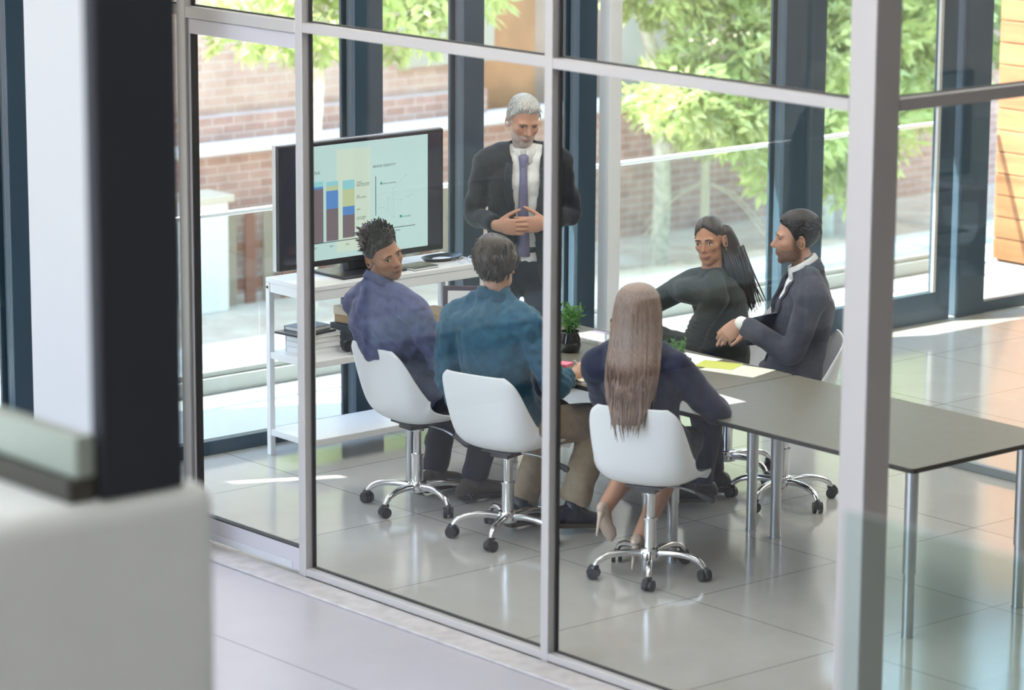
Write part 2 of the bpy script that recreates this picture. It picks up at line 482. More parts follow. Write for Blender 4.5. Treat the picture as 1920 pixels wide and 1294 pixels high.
# corner post
struct('trim_corner_post', MB().box((2.085, 0.0, 0), (2.212, 0.135, 3.2)).box((2.105, 0.135, 0), (2.2, 0.15, 3.2)), MT['frame'], bevel=0.012)
def transom(x0, x1, z0, z1, y0=0.001, y1=0.059, name='trim_transom'):
    return struct(name, MB().box((x0, y0, z0), (x1, y1, z1)), MT['frame'], bevel=0.003)
transom(-1.175, 0.428, 2.462, 2.505)
transom(0.474, 2.085, 2.462, 2.505)
transom(-2.058, -1.226, 2.455, 2.507)
transom(-3.3, -2.125, 2.462, 2.505)
for (a, b) in ((-1.175, 0.428), (0.474, 2.085), (-3.3, -2.125)):
    transom(a, b, 0.012, 0.045, name='trim_sill')
def pane(name, a, b):
    e = bpy.data.objects.new(name, None); C.objects.link(e); e['kind'] = 'structure'
    e.location = ((a[0] + b[0]) / 2, (a[1] + b[1]) / 2, 0)
    return e
def pane_x(name, x0, x1, zs):
    e = pane(name, (x0, GY), (x1, GY))
    for (z0, z1) in zs:
        MB().box((x0, GY - 0.004, z0), (x1, GY + 0.004, z1)).build('pane', MT['glass'], e)
        g = MB()
        g.box((x0, GY - 0.009, z0), (x0 + 0.008, GY + 0.009, z1)).box((x1 - 0.006, GY - 0.009, z0), (x1, GY + 0.009, z1))
        g.box((x0, GY - 0.009, z0), (x1, GY + 0.009, z0 + 0.006)).box((x0, GY - 0.009, z1 - 0.005), (x1, GY + 0.009, z1))
        g.build('gasket', MT['frame_in'], e)
    return e
pane_x('window_21', -1.175, 0.428, [(0.045, 2.462), (2.505, 3.2)])
pane_x('window_22', 0.474, 2.085, [(0.045, 2.462), (2.505, 3.2)])
pane_x('window_23', -2.058, -1.226, [(2.507, 3.2)])
pane_x('window_24', -3.3, -2.125, [(0.045, 2.462), (2.505, 3.2)])
# sliding glass door leaf in the left bay
d2 = bpy.data.objects.new('door_2', None); C.objects.link(d2); d2.location = (-1.64, 0.03, 0.0); d2['kind'] = 'structure'
m = MB().box((-2.055, 0.012, 2.383), (-1.23, 0.05, 2.452)).box((-2.055, 0.012, 0.018), (-1.23, 0.05, 0.125))
m.box((-2.055, 0.012, 0.125), (-2.035, 0.05, 2.383))
m.build('frame', mat('pale lilac aluminium', (0.66, 0.63, 0.66), 0.4, 0.25), d2, bevel=0.003)
MB().box((-2.04, 0.02, 0.022), (-1.29, 0.0085, 0.052)).build('kick_strip', mat('bright aluminium strip', (0.78, 0.79, 0.82), 0.3, 0.4), d2)
MB().box((-2.035, GY - 0.012, 0.125), (-1.23, GY - 0.004, 2.383)).build('pane', MT['glass'], d2)
MB().box((-2.035, 0.014, 0.125), (-2.026, 0.048, 2.383)).box((-2.035, 0.014, 0.125), (-1.23, 0.048, 0.131)).build('gasket', MT['frame_in'], d2)

# right return of the glass box
RX = 2.2
e = pane('window_25', (RX, 0.15), (RX, 3.83))
for z0, z1 in ((0.045, 2.462), (2.505, 3.2)):
    MB().box((RX - 0.05, 0.15, z0), (RX - 0.042, 3.83, z1)).build('pane', MT['glass'], e)
    MB().box((RX - 0.056, 0.15, z0), (RX - 0.036, 0.162, z1)).box((RX - 0.056, 0.15, z0), (RX - 0.036, 3.83, z0 + 0.006)).build('gasket', MT['frame_in'], e)
struct('trim_transom', MB().box((RX - 0.06, 0.15, 2.46), (RX + 0.0, 3.83, 2.507)), MT['frame'], bevel=0.003)
struct('trim_sill', MB().box((RX - 0.06, 0.15, 0.0), (RX, 3.83, 0.045)), MT['frame'], bevel=0.003)
# frameless rear partition of the glass box
e = pane('window_26', (-0.6, 3.84), (2.2, 3.84))
MB().box((-3.25, 3.836, 0.04), (2.14, 3.844, 3.2)).build('pane', MT['wglass'], e)
struct('trim_rear_channel', MB().box((-3.25, 3.825, 0.0), (2.14, 3.86, 0.045)), mat('grey floor channel', (0.30, 0.34, 0.36), 0.4, 0.4), bevel=0.003)
struct('trim_rear_jamb', MB().box((-3.338, 3.71, 0.0), (-3.25, 3.80, 3.2)), MT['white_metal'], bevel=0.003)

# white pillar in the hall
struct('trim_pillar', MB().box((-2.44, -0.62, 0), (-1.72, -0.3, 6.6)), mat('pale grey pillar paint', (0.58, 0.59, 0.59), 0.7), bevel=0.01)

# mezzanine the photograph is taken from: slab edge, parapet, column, glass balustrade
struct('floor_mezzanine', MB().box((4.0, -12, 1.0), (14, -4.4, 1.25)).box((5.25, -4.4, 1.0), (14, -3.45, 1.25)), MT['hallfloor'])
struct('wall_parapet', MB().box((3.75, -9.5, 1.0), (4.34, -4.37, 2.24)), MT['offwhite'], bevel=0.05, seg=4)
struct('trim_mezzanine_column', MB().box((4.275, -4.665, 2.24), (4.32, -4.45, 6.6)), MT['slate'], bevel=0.006)
t = thing('balustrade_rail', (4.0, -4.68, 2.24), 'pale green rail with a dark lower edge beside the dark column, blurred in front', 'rail')
MB().box((3.77, -4.72, 2.292), (4.30, -4.67, 2.385)).build('rail_glass', mat('pale green glass edge', (0.36, 0.41, 0.34), 0.3), t, bevel=0.006)
MB().box((3.77, -4.74, 2.24), (4.30, -4.668, 2.292)).build('rail_shoe', mat('dark olive rail shoe', (0.055, 0.05, 0.035), 0.5), t, bevel=0.004)
t = thing('glass_balustrade', (6.4, -3.42, 1.25), 'clear tinted glass balustrade panel in front of the corner post at lower right', 'balustrade')
MB().box((5.345, -3.43, 1.29), (8.4, -3.415, 2.222)).build('glass_panel', MT['fglass'], t, bevel=0.002)
MB().box((5.3, -3.46, 1.25), (8.4, -3.385, 1.32)).build('base_channel', MT['satin'], t)

# terrace and street outside -------------------------------------------
struct('floor_terrace', MB().box((-4.85, -12, -0.35), (-3.45, 9.0, -0.02)), MT['terrace'])
struct('ground_street', MB().box((-16, -40, -1.5), (-4.85, 40, -1.2)), MT['street'])
struct('ground_road', MB().box((-9.7, -40, -1.2), (-7.2, 40, -1.185)), MT['street2'])
struct('ground_verge', MB().box((-60, -60, -2.0), (60, 60, -1.5)), mat('pale soil', (0.4, 0.37, 0.3), 0.9))

# glass balustrade along the terrace edge
def terrace_balustrade(y0, y1, n, label):
    t = thing('terrace_balustrade', (-4.65, (y0 + y1) / 2, -0.02), label, 'balustrade', 'terrace balustrades')
    MB().box((-4.71, y0, -0.02), (-4.60, y1, 0.07)).box((-4.675, y0, 0.07), (-4.635, y1, 0.10)).build('base_channel', mat('pale grey channel', (0.45, 0.47, 0.45), 0.45, 0.2), t, bevel=0.004)
    MB().box((-4.675, y0, 0.985), (-4.635, y1, 1.01)).build('handrail', MT['white_metal'], t, bevel=0.006)
    L = (y1 - y0) / n
    for k in range(n):
        MB().box((-4.661, y0 + k * L + 0.008, 0.08), (-4.649, y0 + (k + 1) * L - 0.008, 0.99)).build('glass_panel', MT['bglass'], t)
    return t
terrace_balustrade(-12, 0.2, 6, 'glass terrace balustrade reflected in the partition, left of the meeting room')
terrace_balustrade(0.22, 8.5, 4, 'glass terrace balustrade with white handrail outside the meeting room windows')

# orange timber clad wall on the right
wl = thing('timber_wall', (-4.0, 8.65, -0.02), 'orange varnished timber wall of horizontal boards outside at the right edge', 'wall')
for k in range(16):
    z = 0.0 + k * 0.152
    MB().box((-4.62, 8.60, z), (-3.42, 8.66, z + 0.146)).build('board', MT['wood'], wl, bevel=0.006)
MB().box((-4.62, 8.645, -0.02), (-3.42, 8.72, 2.46)).build('backing', MT['rust'], wl)
MB().box((-4.62, 8.58, 2.435), (-3.42, 8.72, 2.6)).build('top_flashing', MT['steel'], wl)
MB().tube([(-4.2, 8.597, 1.35), (-3.55, 8.597, 0.3)], 0.005, 6).build('cable', MT['black'], wl)

# brick building across the street
bb = thing('brick_building', (-13, 8, -1.2), 'red brick building across the street with a white coping ledge', 'building')
MB().box((-13.5, -30, -1.2), (-12.25, 10.35, 6.5)).build('upper_wall', MT['brick2'], bb)
MB().box((-12.25, 6.75, -1.2), (-11.9, 30, 0.02)).build('lower_wall', MT['brick'], bb)
MB().box((-12.25, 6.75, 0.09), (-12.12, 10.3, 0.30)).build('brick_course', MT['brick'], bb)
MB().box((-12.25, 6.7, 0.02), (-11.84, 14, 0.09)).build('coping', MT['coping'], bb, bevel=0.01)
MB().box((-12.3, -30, -1.2), (-11.95, 6.6, -0.2)).build('plinth', MT['beige'], bb)
for (y, zz) in ((9.9, 0.9), (1.0, 1.0), (-3.0, 1.0), (-8.0, 1.0)):
    MB().box((-12.26, y - 0.55, 0.55), (-12.2, y + 0.55, 2.6)).build('window_panel', MT['beige'], bb)
bb2 = thing('rendered_building', (-13, 14, -1.2), 'tan and beige building behind the tree, right of the brick building', 'building')
MB().box((-14.5, 10.35, -1.2), (-12.6, 30, 6.5)).build('wall', mat('tan render', (0.50, 0.36, 0.27), 0.9, var=0.2, scale=0.9), bb2)
MB().box((-12.62, 10.5, 0.02), (-12.5, 11.2, 3.5)).build('pilaster', mat('orange brick pilaster', (0.58, 0.30, 0.14), 0.9, var=0.15, scale=3), bb2)
MB().box((-12.62, 12.1, -1.2), (-12.5, 12.9, 3.5)).build('pilaster', MT['beige'], bb2)
# picket fence in front of the brick
pf = thing('picket_fence', (-11.5, 8.2, -1.2), 'weathered brown picket fence in front of the red brick wall', 'fence')
for k in range(14):
    y = 7.02 + k * 0.19
    MB().poly([(-11.55, y - 0.05, -1.2), (-11.55, y + 0.05, -1.2), (-11.55, y + 0.05, -0.45 - 0.02 * (k % 3)), (-11.55, y, -0.36 - 0.02 * (k % 3)), (-11.55, y - 0.05, -0.45 - 0.02 * (k % 3))], (0.025, 0, 0)).build('picket', MT['rust'] if k % 2 else mat('grey weathered picket', (0.34, 0.27, 0.2), 0.9), pf)
MB().box((-11.58, 6.93, -0.75), (-11.55, 9.6, -0.68)).box((-11.58, 6.93, -1.08), (-11.55, 9.6, -1.0)).build('rail', MT['rust'], pf)
gp = thing('gate_pier', (-11.5, 6.72, -1.2), 'white rendered gate pier at the left end of the picket fence', 'pier')
MB().box((-11.66, 6.55, -1.2), (-11.36, 6.87, -0.28)).build('shaft', MT['coping'], gp, bevel=0.01)
MB().box((-11.70, 6.51, -0.28), (-11.32, 6.91, -0.22)).build('cap', MT['beige'], gp, bevel=0.01)
# kerb on the far side of the road
tag(struct('trim_kerb', MB().box((-9.9, -40, -1.2), (-9.7, 40, -1.08)), MT['coping']), kind='structure')

# metal mast with spread struts on the pavement
ms = thing('mast_stand', (-10.3, 11.3, -1.2), 'grey metal mast with drooping struts standing on the pavement behind the window', 'mast')
MB().cyl((-10.3, 11.3, -1.2), (-10.3, 11.3, 0.25), 0.04).build('mast', MT['beige'], ms, smooth=True)
for k in range(6):
    a = k * math.pi / 3 + 0.3
    q = (-10.3 + 0.62 * math.cos(a), 11.3 + 0.62 * math.sin(a), -0.86)
    MB().tube([(-10.3, 11.3, -0.42), ((-10.3 + q[0]) / 2, (11.3 + q[1]) / 2, -0.55), q], 0.007, 6, sub=3).build('strut', MT['beige'], ms)

# trees ----------------------------------------------------------------
def leaf_cloud(mb, centres, n, size, seed, droop=0.2):
    rg = np.random.default_rng(seed)
    for (c, r) in centres:
        c = np.asarray(c, float); r = np.asarray(r, float)
        for _ in range(int(n * r[0] * r[1] * r[2] ** 0.5)):
            d = unit(rg.normal(size=3)); p = c + d * r * (0.35 + 0.65 * rg.random() ** 0.5)
            ln = size * (0.7 + 0.6 * rg.random()); wd = ln * 0.17
            for q in range(4):
                t = unit(d + rg.normal(size=3) * 0.75 + V(0, 0, -droop)); sd = unit(np.cross(t, rg.normal(size=3))); nn = np.cross(t, sd)
                b = p + rg.normal(size=3) * 0.02
                mid = b + t * ln * 0.5 + nn * ln * 0.05
                mb.add([b, mid + sd * wd, b + t * ln, mid - sd * wd, mid - nn * ln * 0.03], [(0, 1, 4), (1, 2, 4), (2, 3, 4), (3, 0, 4)])
def tree(loc, label, trunks, clumps, n, size, seed, leafm='leaf'):
    t = thing('tree', loc, label, 'tree')
    mb = MB()
    for pts, r in trunks: mb.tube(pts, r, 10, sub=4)
    mb.build('trunk', MT['bark'], t, smooth=True)
    lb = MB(); leaf_cloud(lb, clumps, n, size, seed)
    lb.build('foliage', MT[leafm], t)
    return t
tree((-10.6, 11.05, -1.2), 'leafy tree with pale trunk and long pale green leaves outside right of the back corner',
     [([(-10.65, 11.08, -1.2), (-10.6, 11.06, -0.4), (-10.6, 10.95, 0.6), (-10.6, 10.78, 1.1), (-10.6, 10.5, 2.2)], [0.085, 0.075, 0.07, 0.06, 0.04]),
      ([(-10.6, 11.0, 0.4), (-10.5, 11.12, 1.0), (-10.5, 11.2, 1.6), (-10.5, 11.5, 2.4)], [0.055, 0.05, 0.045, 0.03]),
      ([(-10.6, 11.0, 0.5), (-10.0, 10.9, 0.9), (-9.2, 10.6, 0.8), (-8.6, 10.3, 0.6)], [0.05, 0.04, 0.03, 0.015]),
      ([(-10.6, 10.95, 0.7), (-9.8, 11.6, 0.9), (-9.0, 12.2, 0.5)], [0.05, 0.035, 0.015])],
     [((-9.0, 9.75, 0.62), (0.5, 0.5, 0.30)), ((-9.0, 10.3, 0.42), (0.5, 0.55, 0.40)), ((-8.9, 10.9, 0.25), (0.5, 0.55, 0.42)), ((-8.9, 11.5, 0.10), (0.5, 0.5, 0.40)),
      ((-9.0, 11.9, 0.3), (0.5, 0.55, 0.55)), ((-9.1, 10.4, 0.95), (0.5, 0.6, 0.45)), ((-9.0, 11.2, 0.95), (0.5, 0.6, 0.5)), ((-9.1, 12.0, 1.0), (0.5, 0.6, 0.55)),
      ((-9.4, 10.0, 1.45), (0.5, 0.6, 0.28)), ((-9.2, 10.9, 1.6), (0.6, 0.7, 0.4)), ((-9.1, 11.9, 1.7), (0.6, 0.8, 0.5)), ((-9.3, 9.6, 1.9), (0.7, 0.8, 0.3)), ((-9.3, 10.9, 2.3), (0.8, 1.0, 0.4)), ((-9.3, 12.4, 2.3), (0.8, 1.0, 0.5)),
      ((-9.0, 12.7, 1.3), (0.5, 0.6, 0.6)), ((-9.0, 12.7, 0.5), (0.5, 0.5, 0.5)), ((-9.0, 10.9, -0.12), (0.3, 0.25, 0.25)), ((-8.9, 11.7, -0.25), (0.3, 0.3, 0.25))],
     1500, 0.15, 3)
tree((-10.2, 6.8, -1.2), 'slender pale trunked tree with bright leaves in front of the brick building at upper left',
     [([(-10.2, 6.80, -1.2), (-10.1, 6.76, 0.1), (-10.0, 6.76, 0.8), (-10.0, 6.80, 1.7)], [0.085, 0.075, 0.065, 0.04])],
     [((-10.0, 6.75, 1.35), (0.55, 0.42, 0.35)), ((-9.9, 7.5, 1.3), (0.5, 0.5, 0.28)), ((-10.0, 6.2, 1.35), (0.5, 0.35, 0.25)), ((-10, 8.2, 1.55), (0.5, 0.5, 0.32)), ((-10, 7.1, 1.9), (0.7, 0.9, 0.4))],
     1300, 0.15, 5)
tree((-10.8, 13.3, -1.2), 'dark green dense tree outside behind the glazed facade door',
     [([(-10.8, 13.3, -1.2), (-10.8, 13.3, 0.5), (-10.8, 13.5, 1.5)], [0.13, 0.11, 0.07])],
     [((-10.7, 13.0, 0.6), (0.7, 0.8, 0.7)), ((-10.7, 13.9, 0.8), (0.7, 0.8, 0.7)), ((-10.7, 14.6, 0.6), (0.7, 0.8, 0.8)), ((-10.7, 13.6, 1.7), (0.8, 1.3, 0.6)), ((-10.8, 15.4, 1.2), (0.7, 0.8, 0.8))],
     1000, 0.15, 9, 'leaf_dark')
# ================================================================ FURNITURE
# swivel chairs ---------------------------------------------------------
def shell_mesh():
    """white moulded bucket seat; local frame: +y is forwards, z up, swivel axis at the origin"""
    prof = [(0.222, 0.420), (0.213, 0.446), (0.18, 0.460), (0.10, 0.458), (0.0, 0.448), (-0.09, 0.446), (-0.155, 0.468), (-0.20, 0.515), (-0.228, 0.585), (-0.247, 0.665), (-0.262, 0.745), (-0.272, 0.80), (-0.277, 0.835)]
    halfw = [0.195, 0.212, 0.225, 0.233, 0.238, 0.240, 0.238, 0.235, 0.231, 0.226, 0.216, 0.198, 0.160]
    lift = [0.0, 0.008, 0.016, 0.032, 0.058, 0.095, 0.125, 0.130, 0.112, 0.082, 0.052, 0.030, 0.016]
    P = []; W = []; Lf = []
    k = len(prof); SUB = 4
    for i in range(k - 1):
        for j in range(SUB):
            t = j / SUB
            g = lambda A, q: A[min(max(q, 0), k - 1)]
            def cr(A):
                p0, p1, p2, p3 = [np.asarray(g(A, i + d), float) for d in (-1, 0, 1, 2)]
                return 0.5 * ((2 * p1) + (-p0 + p2) * t + (2 * p0 - 5 * p1 + 4 * p2 - p3) * t * t + (-p0 + 3 * p1 - 3 * p2 + p3) * t ** 3)
            P.append(cr(prof)); W.append(float(cr(halfw))); Lf.append(float(cr(lift)))
    P.append(np.array(prof[-1])); W.append(halfw[-1]); Lf.append(lift[-1])
    n = len(P); NT = 22
    mb = MB(); vs = []; fs = []
    for i in range(n):
        t = unit(P[min(i + 1, n - 1)] - P[max(i - 1, 0)])
        nrm = V(-t[1], t[0])
        if nrm[1] < 0 and i < 20: nrm = -nrm
        if i >= 20 and nrm[0] < 0: nrm = -nrm
        for j in range(NT + 1):
            u = -1 + 2 * j / NT
            a = abs(u) ** 2.6
            # the sides of the bucket sweep forwards and up
            y = P[i][0] + nrm[0] * Lf[i] * a
            z = P[i][1] + nrm[1] * Lf[i] * a
            vs.append((W[i] * (math.sin(u * math.pi / 2 * 0.92) / math.sin(math.pi / 2 * 0.92)), y, z))
    for i in range(n - 1):
        for j in range(NT):
            a = i * (NT + 1) + j
            fs.append((a, a + 1, a + NT + 2, a + NT + 1))
    mb.add(vs, fs)
    return mb
def make_chair():
    t = thing('swivel_chair', (0, 0, 0), 'x', 'chair')
    s = shell_mesh().build('seat_shell', MT['shell'], t, smooth=True)
    so = s.modifiers.new('thickness', 'SOLIDIFY'); so.thickness = 0.010; so.offset = 0
    sb = s.modifiers.new('smooth', 'SUBSURF'); sb.levels = 1; sb.render_levels = 1
    m = MB().box((-0.085, -0.10, 0.427), (0.085, 0.10, 0.438)).box((-0.05, -0.075, 0.40), (0.05, 0.075, 0.427)).tube([(-0.075, -0.02, 0.43), (0.075, -0.02, 0.43)], 0.012, 8)
    m.build('tilt_plate', MT['darkplastic'], t, bevel=0.006)
    lv = MB().tube([(0.03, 0.03, 0.415), (0.13, 0.06, 0.405), (0.20, 0.09, 0.375)], 0.006, 8, sub=3).build('lever', MT['satin'], t, smooth=True)
    MB().tube([(0.19, 0.086, 0.382), (0.255, 0.113, 0.348)], [0.011, 0.016], 10).build('lever_knob', MT['darkplastic'], lv, smooth=True)
    MB().cyl((0, 0, 0.25), (0, 0, 0.405), 0.021, 20).cyl((0, 0, 0.385), (0, 0, 0.41), 0.036, 20).build('piston', MT['chrome'], t, smooth=True)
    MB().cyl((0, 0, 0.085), (0, 0, 0.265), 0.029, 20).cyl((0, 0, 0.262), (0, 0, 0.272), 0.033, 20).build('gas_cylinder', MT['chrome'], t, smooth=True)
    MB().lathe((0, 0, 0.075), [(0.028, 0), (0.046, 0.006), (0.05, 0.03), (0.044, 0.055), (0.03, 0.06)], 24).build('hub', MT['chrome'], t, smooth=True)
    for k in range(5):
        a = 2 * math.pi * k / 5
        c, sn = math.cos(a), math.sin(a)
        pts = [(0.03 * c, 0.03 * sn, 0.105), (0.10 * c, 0.10 * sn, 0.113), (0.18 * c, 0.18 * sn, 0.108), (0.235 * c, 0.235 * sn, 0.088), (0.262 * c, 0.262 * sn, 0.055)]
        MB().tube(pts, [0.018, 0.017, 0.0155, 0.014, 0.012], 12, sub=4).build('leg', MT['chrome'], t, smooth=True)
        b = 0.9 + 1.3 * k
        ax = V(math.cos(b), math.sin(b), 0)
        cc = V(0.262 * c, 0.262 * sn, 0.027)
        m = MB()
        for sgn in (-1, 1):
            m.cyl(cc + ax * sgn * 0.006, cc + ax * sgn * 0.024, 0.0265, 20)
        dv = np.cross(ax, (0, 0, 1))
        m.tube([cc + dv * 0.024 + V(0, 0, 0.004), cc + dv * 0.01 + V(0, 0, 0.03), cc - dv * 0.012 + V(0, 0, 0.03)], 0.012, 8, sub=2)
        m.cyl((cc[0], cc[1], 0.04), (cc[0], cc[1], 0.062), 0.007, 10)
        m.build('castor', MT['castor'], t, smooth=True)
    return t
chairs = [
    ((-1.85, 1.19, 0), -4, 'white swivel chair under the man in the blue-purple shirt, nearest the television'),
    ((-1.135, 1.16, 0), 14, 'white swivel chair under the man in the teal shirt, middle of the near row'),
    ((-0.235, 1.235, 0), 28, 'white swivel chair under the long-haired woman, right end of the near row'),
    ((-0.785, 2.645, 0), 139, 'white swivel chair under the bearded man in the grey suit jacket'),
    ((-1.34, 2.80, 0), 150, 'white swivel chair under the woman in the dark olive top'),
]
c0 = make_chair()
for i, (p, rz, lab) in enumerate(chairs):
    o = c0 if i == 0 else copy_tree(c0)
    o.location = p; o.rotation_euler = (0, 0, math.radians(rz))
    tag(o, lab, 'chair', 'white swivel chairs around the table')

# two tables end to end -------------------------------------------------
TZ = 0.745
def table(x0, x1, legs, label):
    t = thing('meeting_table', ((x0 + x1) / 2, 1.86, 0), label, 'table', 'meeting tables')
    pts = []
    r = 0.025
    for (cx, cy, a0) in ((x1 - r, 1.395 + r, -90), (x1 - r, 2.335 - r, 0), (x0 + r, 2.335 - r, 90), (x0 + r, 1.395 + r, 180)):
        for k in range(5):
            a = math.radians(a0 + 90 * k / 4); pts.append((cx + r * math.cos(a), cy + r * math.sin(a)))
    m = MB().poly([(x, y, TZ - 0.004) for x, y in pts], (0, 0, 0.004))
    m.build('tabletop', MT['table'], t)
    MB().poly([(x, y, TZ - 0.022) for x, y in pts], (0, 0, 0.018)).build('edge_band', MT['table_edge'], t)
    for (lx, ly) in legs:
        m = MB().cyl((lx, ly, 0.28), (lx, ly, TZ - 0.022), 0.0285, 24).cyl((lx, ly, 0.0), (lx, ly, 0.29), 0.0245, 24).cyl((lx, ly, 0.0), (lx, ly, 0.008), 0.027, 24)
        m.build('leg', MT['satin'], t, smooth=True)
    return t
table(-0.418, 1.195, [(1.16, 1.43), (1.16, 2.14), (-0.335, 2.14), (-0.335, 1.47)], 'olive grey meeting table at the right, its free end bare and nearest the camera')
table(-2.32, -0.424, [(-0.505, 2.15), (-0.505, 1.47), (-2.25, 1.47), (-2.25, 2.15)], 'olive grey meeting table at the left, the people sit around it')

# television console ----------------------------------------------------
t = thing('console_table', (-3.0, 1.85, 0), 'white metal console table with two shelves under the television by the window', 'console')
x0, x1, y0, y1 = -3.185, -2.80, 1.262, 2.44
MB().box((x0, y0, 0.915), (x1, y1, 0.94)).build('top_panel', MT['white_metal'], t, bevel=0.003)
for (x, y) in ((x0, y0), (x1 - 0.032, y0), (x0, y1 - 0.032), (x1 - 0.032, y1 - 0.032)):
    m = MB().box((x, y, 0.0), (x + 0.032, y + 0.032, 0.915)); m.build('leg', MT['white_metal'], t, bevel=0.003)
m = MB()
for (a, b) in (((x0 + 0.032, y0 + 0.004), (x1 - 0.032, y0 + 0.024)), ((x0 + 0.032, y1 - 0.024), (x1 - 0.032, y1 - 0.004)), ((x0 + 0.004, y0 + 0.032), (x0 + 0.024, y1 - 0.032)), ((x1 - 0.024, y0 + 0.032), (x1 - 0.004, y1 - 0.032))):
    m.box((a[0], a[1], 0.865), (b[0], b[1], 0.915))
m.build('apron', MT['white_metal'], t, bevel=0.003)
MB().box((x0 + 0.005, y0 + 0.005, 0.515), (x1 - 0.005, y1 - 0.005, 0.55)).build('shelf', MT['white_metal'], t, bevel=0.003)
MB().box((x0 + 0.005, y0 + 0.005, 0.105), (x1 - 0.005, y1 - 0.005, 0.14)).build('shelf', MT['white_metal'], t, bevel=0.003)
for y in (y0 + 0.016,):
    MB().cyl((x0 + 0.016, y - 0.012, 0.89), (x0 + 0.016, y - 0.02, 0.89), 0.007, 12).build('bolt', MT['darkplastic'], t, smooth=True)

# television ------------------------------------------------------------
TX = -2.985
tv = thing('television', (-3.03, 1.75, 0.94), 'large black flat screen television showing bar charts, standing on the white console', 'television')
MB().box((TX - 0.05, 1.205, 1.0), (TX, 2.285, 1.645)).build('housing', MT['black'], tv, bevel=0.006)
MB().box((TX - 0.052, 1.200, 0.997), (TX - 0.02, 2.290, 1.650)).build('rim', MT['satin'], tv, bevel=0.004)
scr = MB().box((TX, 1.225, 1.03), (TX + 0.002, 2.265, 1.63)).build('bezel_glass', mat('glossy dark screen', (0.02, 0.02, 0.04), 0.08, coat=0.5), tv)
def emis(name, col, e): return mat(name, (0.01, 0.01, 0.01), 0.25, emit=(col, e))
SL = (1.312, 2.175, 1.032, 1.626)      # slide rectangle y0,y1,z0,z1
slide_m = emis('lit slide pale mint', (0.55, 0.76, 0.73), 0.62)
sl = MB().box((TX + 0.002, SL[0], SL[2]), (TX + 0.0035, SL[1], SL[3])).build('slide', slide_m, tv)
def sp(u, v):  # slide coordinates, u to the right, v up
    return SL[0] + u * (SL[1] - SL[0]), SL[2] + v * (SL[3] - SL[2])
E_B = {'brown': emis('chart taupe', (0.19, 0.15, 0.165), 0.62), 'blue': emis('chart blue', (0.10, 0.27, 0.62), 0.62), 'yellow': emis('chart pale yellow', (0.55, 0.63, 0.36), 0.62), 'aqua': emis('chart aqua', (0.30, 0.66, 0.70), 0.62), 'ink': emis('chart ink', (0.06, 0.08, 0.09), 0.62), 'teal': emis('chart teal', (0.0, 0.32, 0.22), 0.62), 'faint': emis('chart grey line', (0.42, 0.55, 0.55), 0.62), 'strip': emis('slide cream column', (0.66, 0.77, 0.64), 0.64)}
XS = TX + 0.0035
def rect(u0, v0, u1, v1, k, lift=0.0005, par=None, name='chart_block'):
    a = sp(u0, v0); b = sp(u1, v1)
    return MB().box((XS, a[0], a[1]), (XS + lift, b[0], b[1])).build(name, E_B[k], par or sl)
rect(0.30, 0.05, 0.555, 0.95, 'strip', 0.0003)
bars = [(0.035, 0.135, [('brown', 0.16, 0.80), ('blue', 0.80, 0.845), ('yellow', 0.845, 0.90), ('aqua', 0.90, 0.97)]),
        (0.165, 0.265, [('brown', 0.165, 0.545), ('blue', 0.545, 0.62), ('yellow', 0.62, 0.66), ('aqua', 0.66, 0.70)])]
bars = [(0.02, 0.105, [('brown', 0.165, 0.60), ('blue', 0.60, 0.67), ('aqua', 0.67, 0.705)]),
        (0.126, 0.196, [('brown', 0.165, 0.655), ('blue', 0.655, 0.672), ('aqua', 0.672, 0.712)]),
        (0.222, 0.292, [('brown', 0.165, 0.44), ('blue', 0.44, 0.60), ('yellow', 0.60, 0.655), ('aqua', 0.655, 0.70)])]
# three stacked bars left to right, as on the slide
S = 0.86
bars = [(0.015, 0.088, [('brown', 0.155, 0.60), ('blue', 0.60, 0.66), ('aqua', 0.66, 0.70)]),
        (0.11, 0.20, [('brown', 0.155, 0.625), ('blue', 0.625, 0.645), ('aqua', 0.645, 0.69)]),
        (0.222, 0.312, [('brown', 0.16, 0.44), ('blue', 0.44, 0.60), ('yellow', 0.60, 0.64), ('aqua', 0.64, 0.68)]),
        (0.345, 0.435, [('brown', 0.17, 0.37), ('blue', 0.37, 0.445), ('yellow', 0.445, 0.595), ('aqua', 0.595, 0.675)])]
for (u0, u1, segs) in bars:
    for (k, v0, v1) in segs: rect(u0, v0, u1, v1, k)
rect(0.0, 0.148, 0.46, 0.155, 'ink', name='axis_line')
rect(0.594, 0.33, 0.599, 0.68, 'ink', name='axis_line'); rect(0.60, 0.20, 0.9, 0.206, 'ink', name='axis_line')
def text(body, u, v, size, k, name='lettering', par=None):
    cu = bpy.data.curves.new(name, 'FONT'); cu.body = body; cu.size = size; cu.extrude = 0.0002
    o = bpy.data.objects.new(name, cu); C.objects.link(o)
    dg = bpy.context.evaluated_depsgraph_get(); me = bpy.data.meshes.new_from_object(o.evaluated_get(dg)); bpy.data.objects.remove(o); bpy.data.curves.remove(cu)
    o = bpy.data.objects.new(name, me); C.objects.link(o); me.materials.clear(); me.materials.append(E_B[k])
    y, z = sp(u, v)
    o.matrix_basis = Matrix(((0, 0, 1, XS + 0.0008), (1, 0, 0, y), (0, 1, 0, z), (0, 0, 0, 1)))
    attach(o, par or sl)
    return o
text('SALES STATUS', 0.02, 0.755, 0.021, 'ink')
text('BRAND IDENTITY', 0.575, 0.755, 0.019, 'ink')
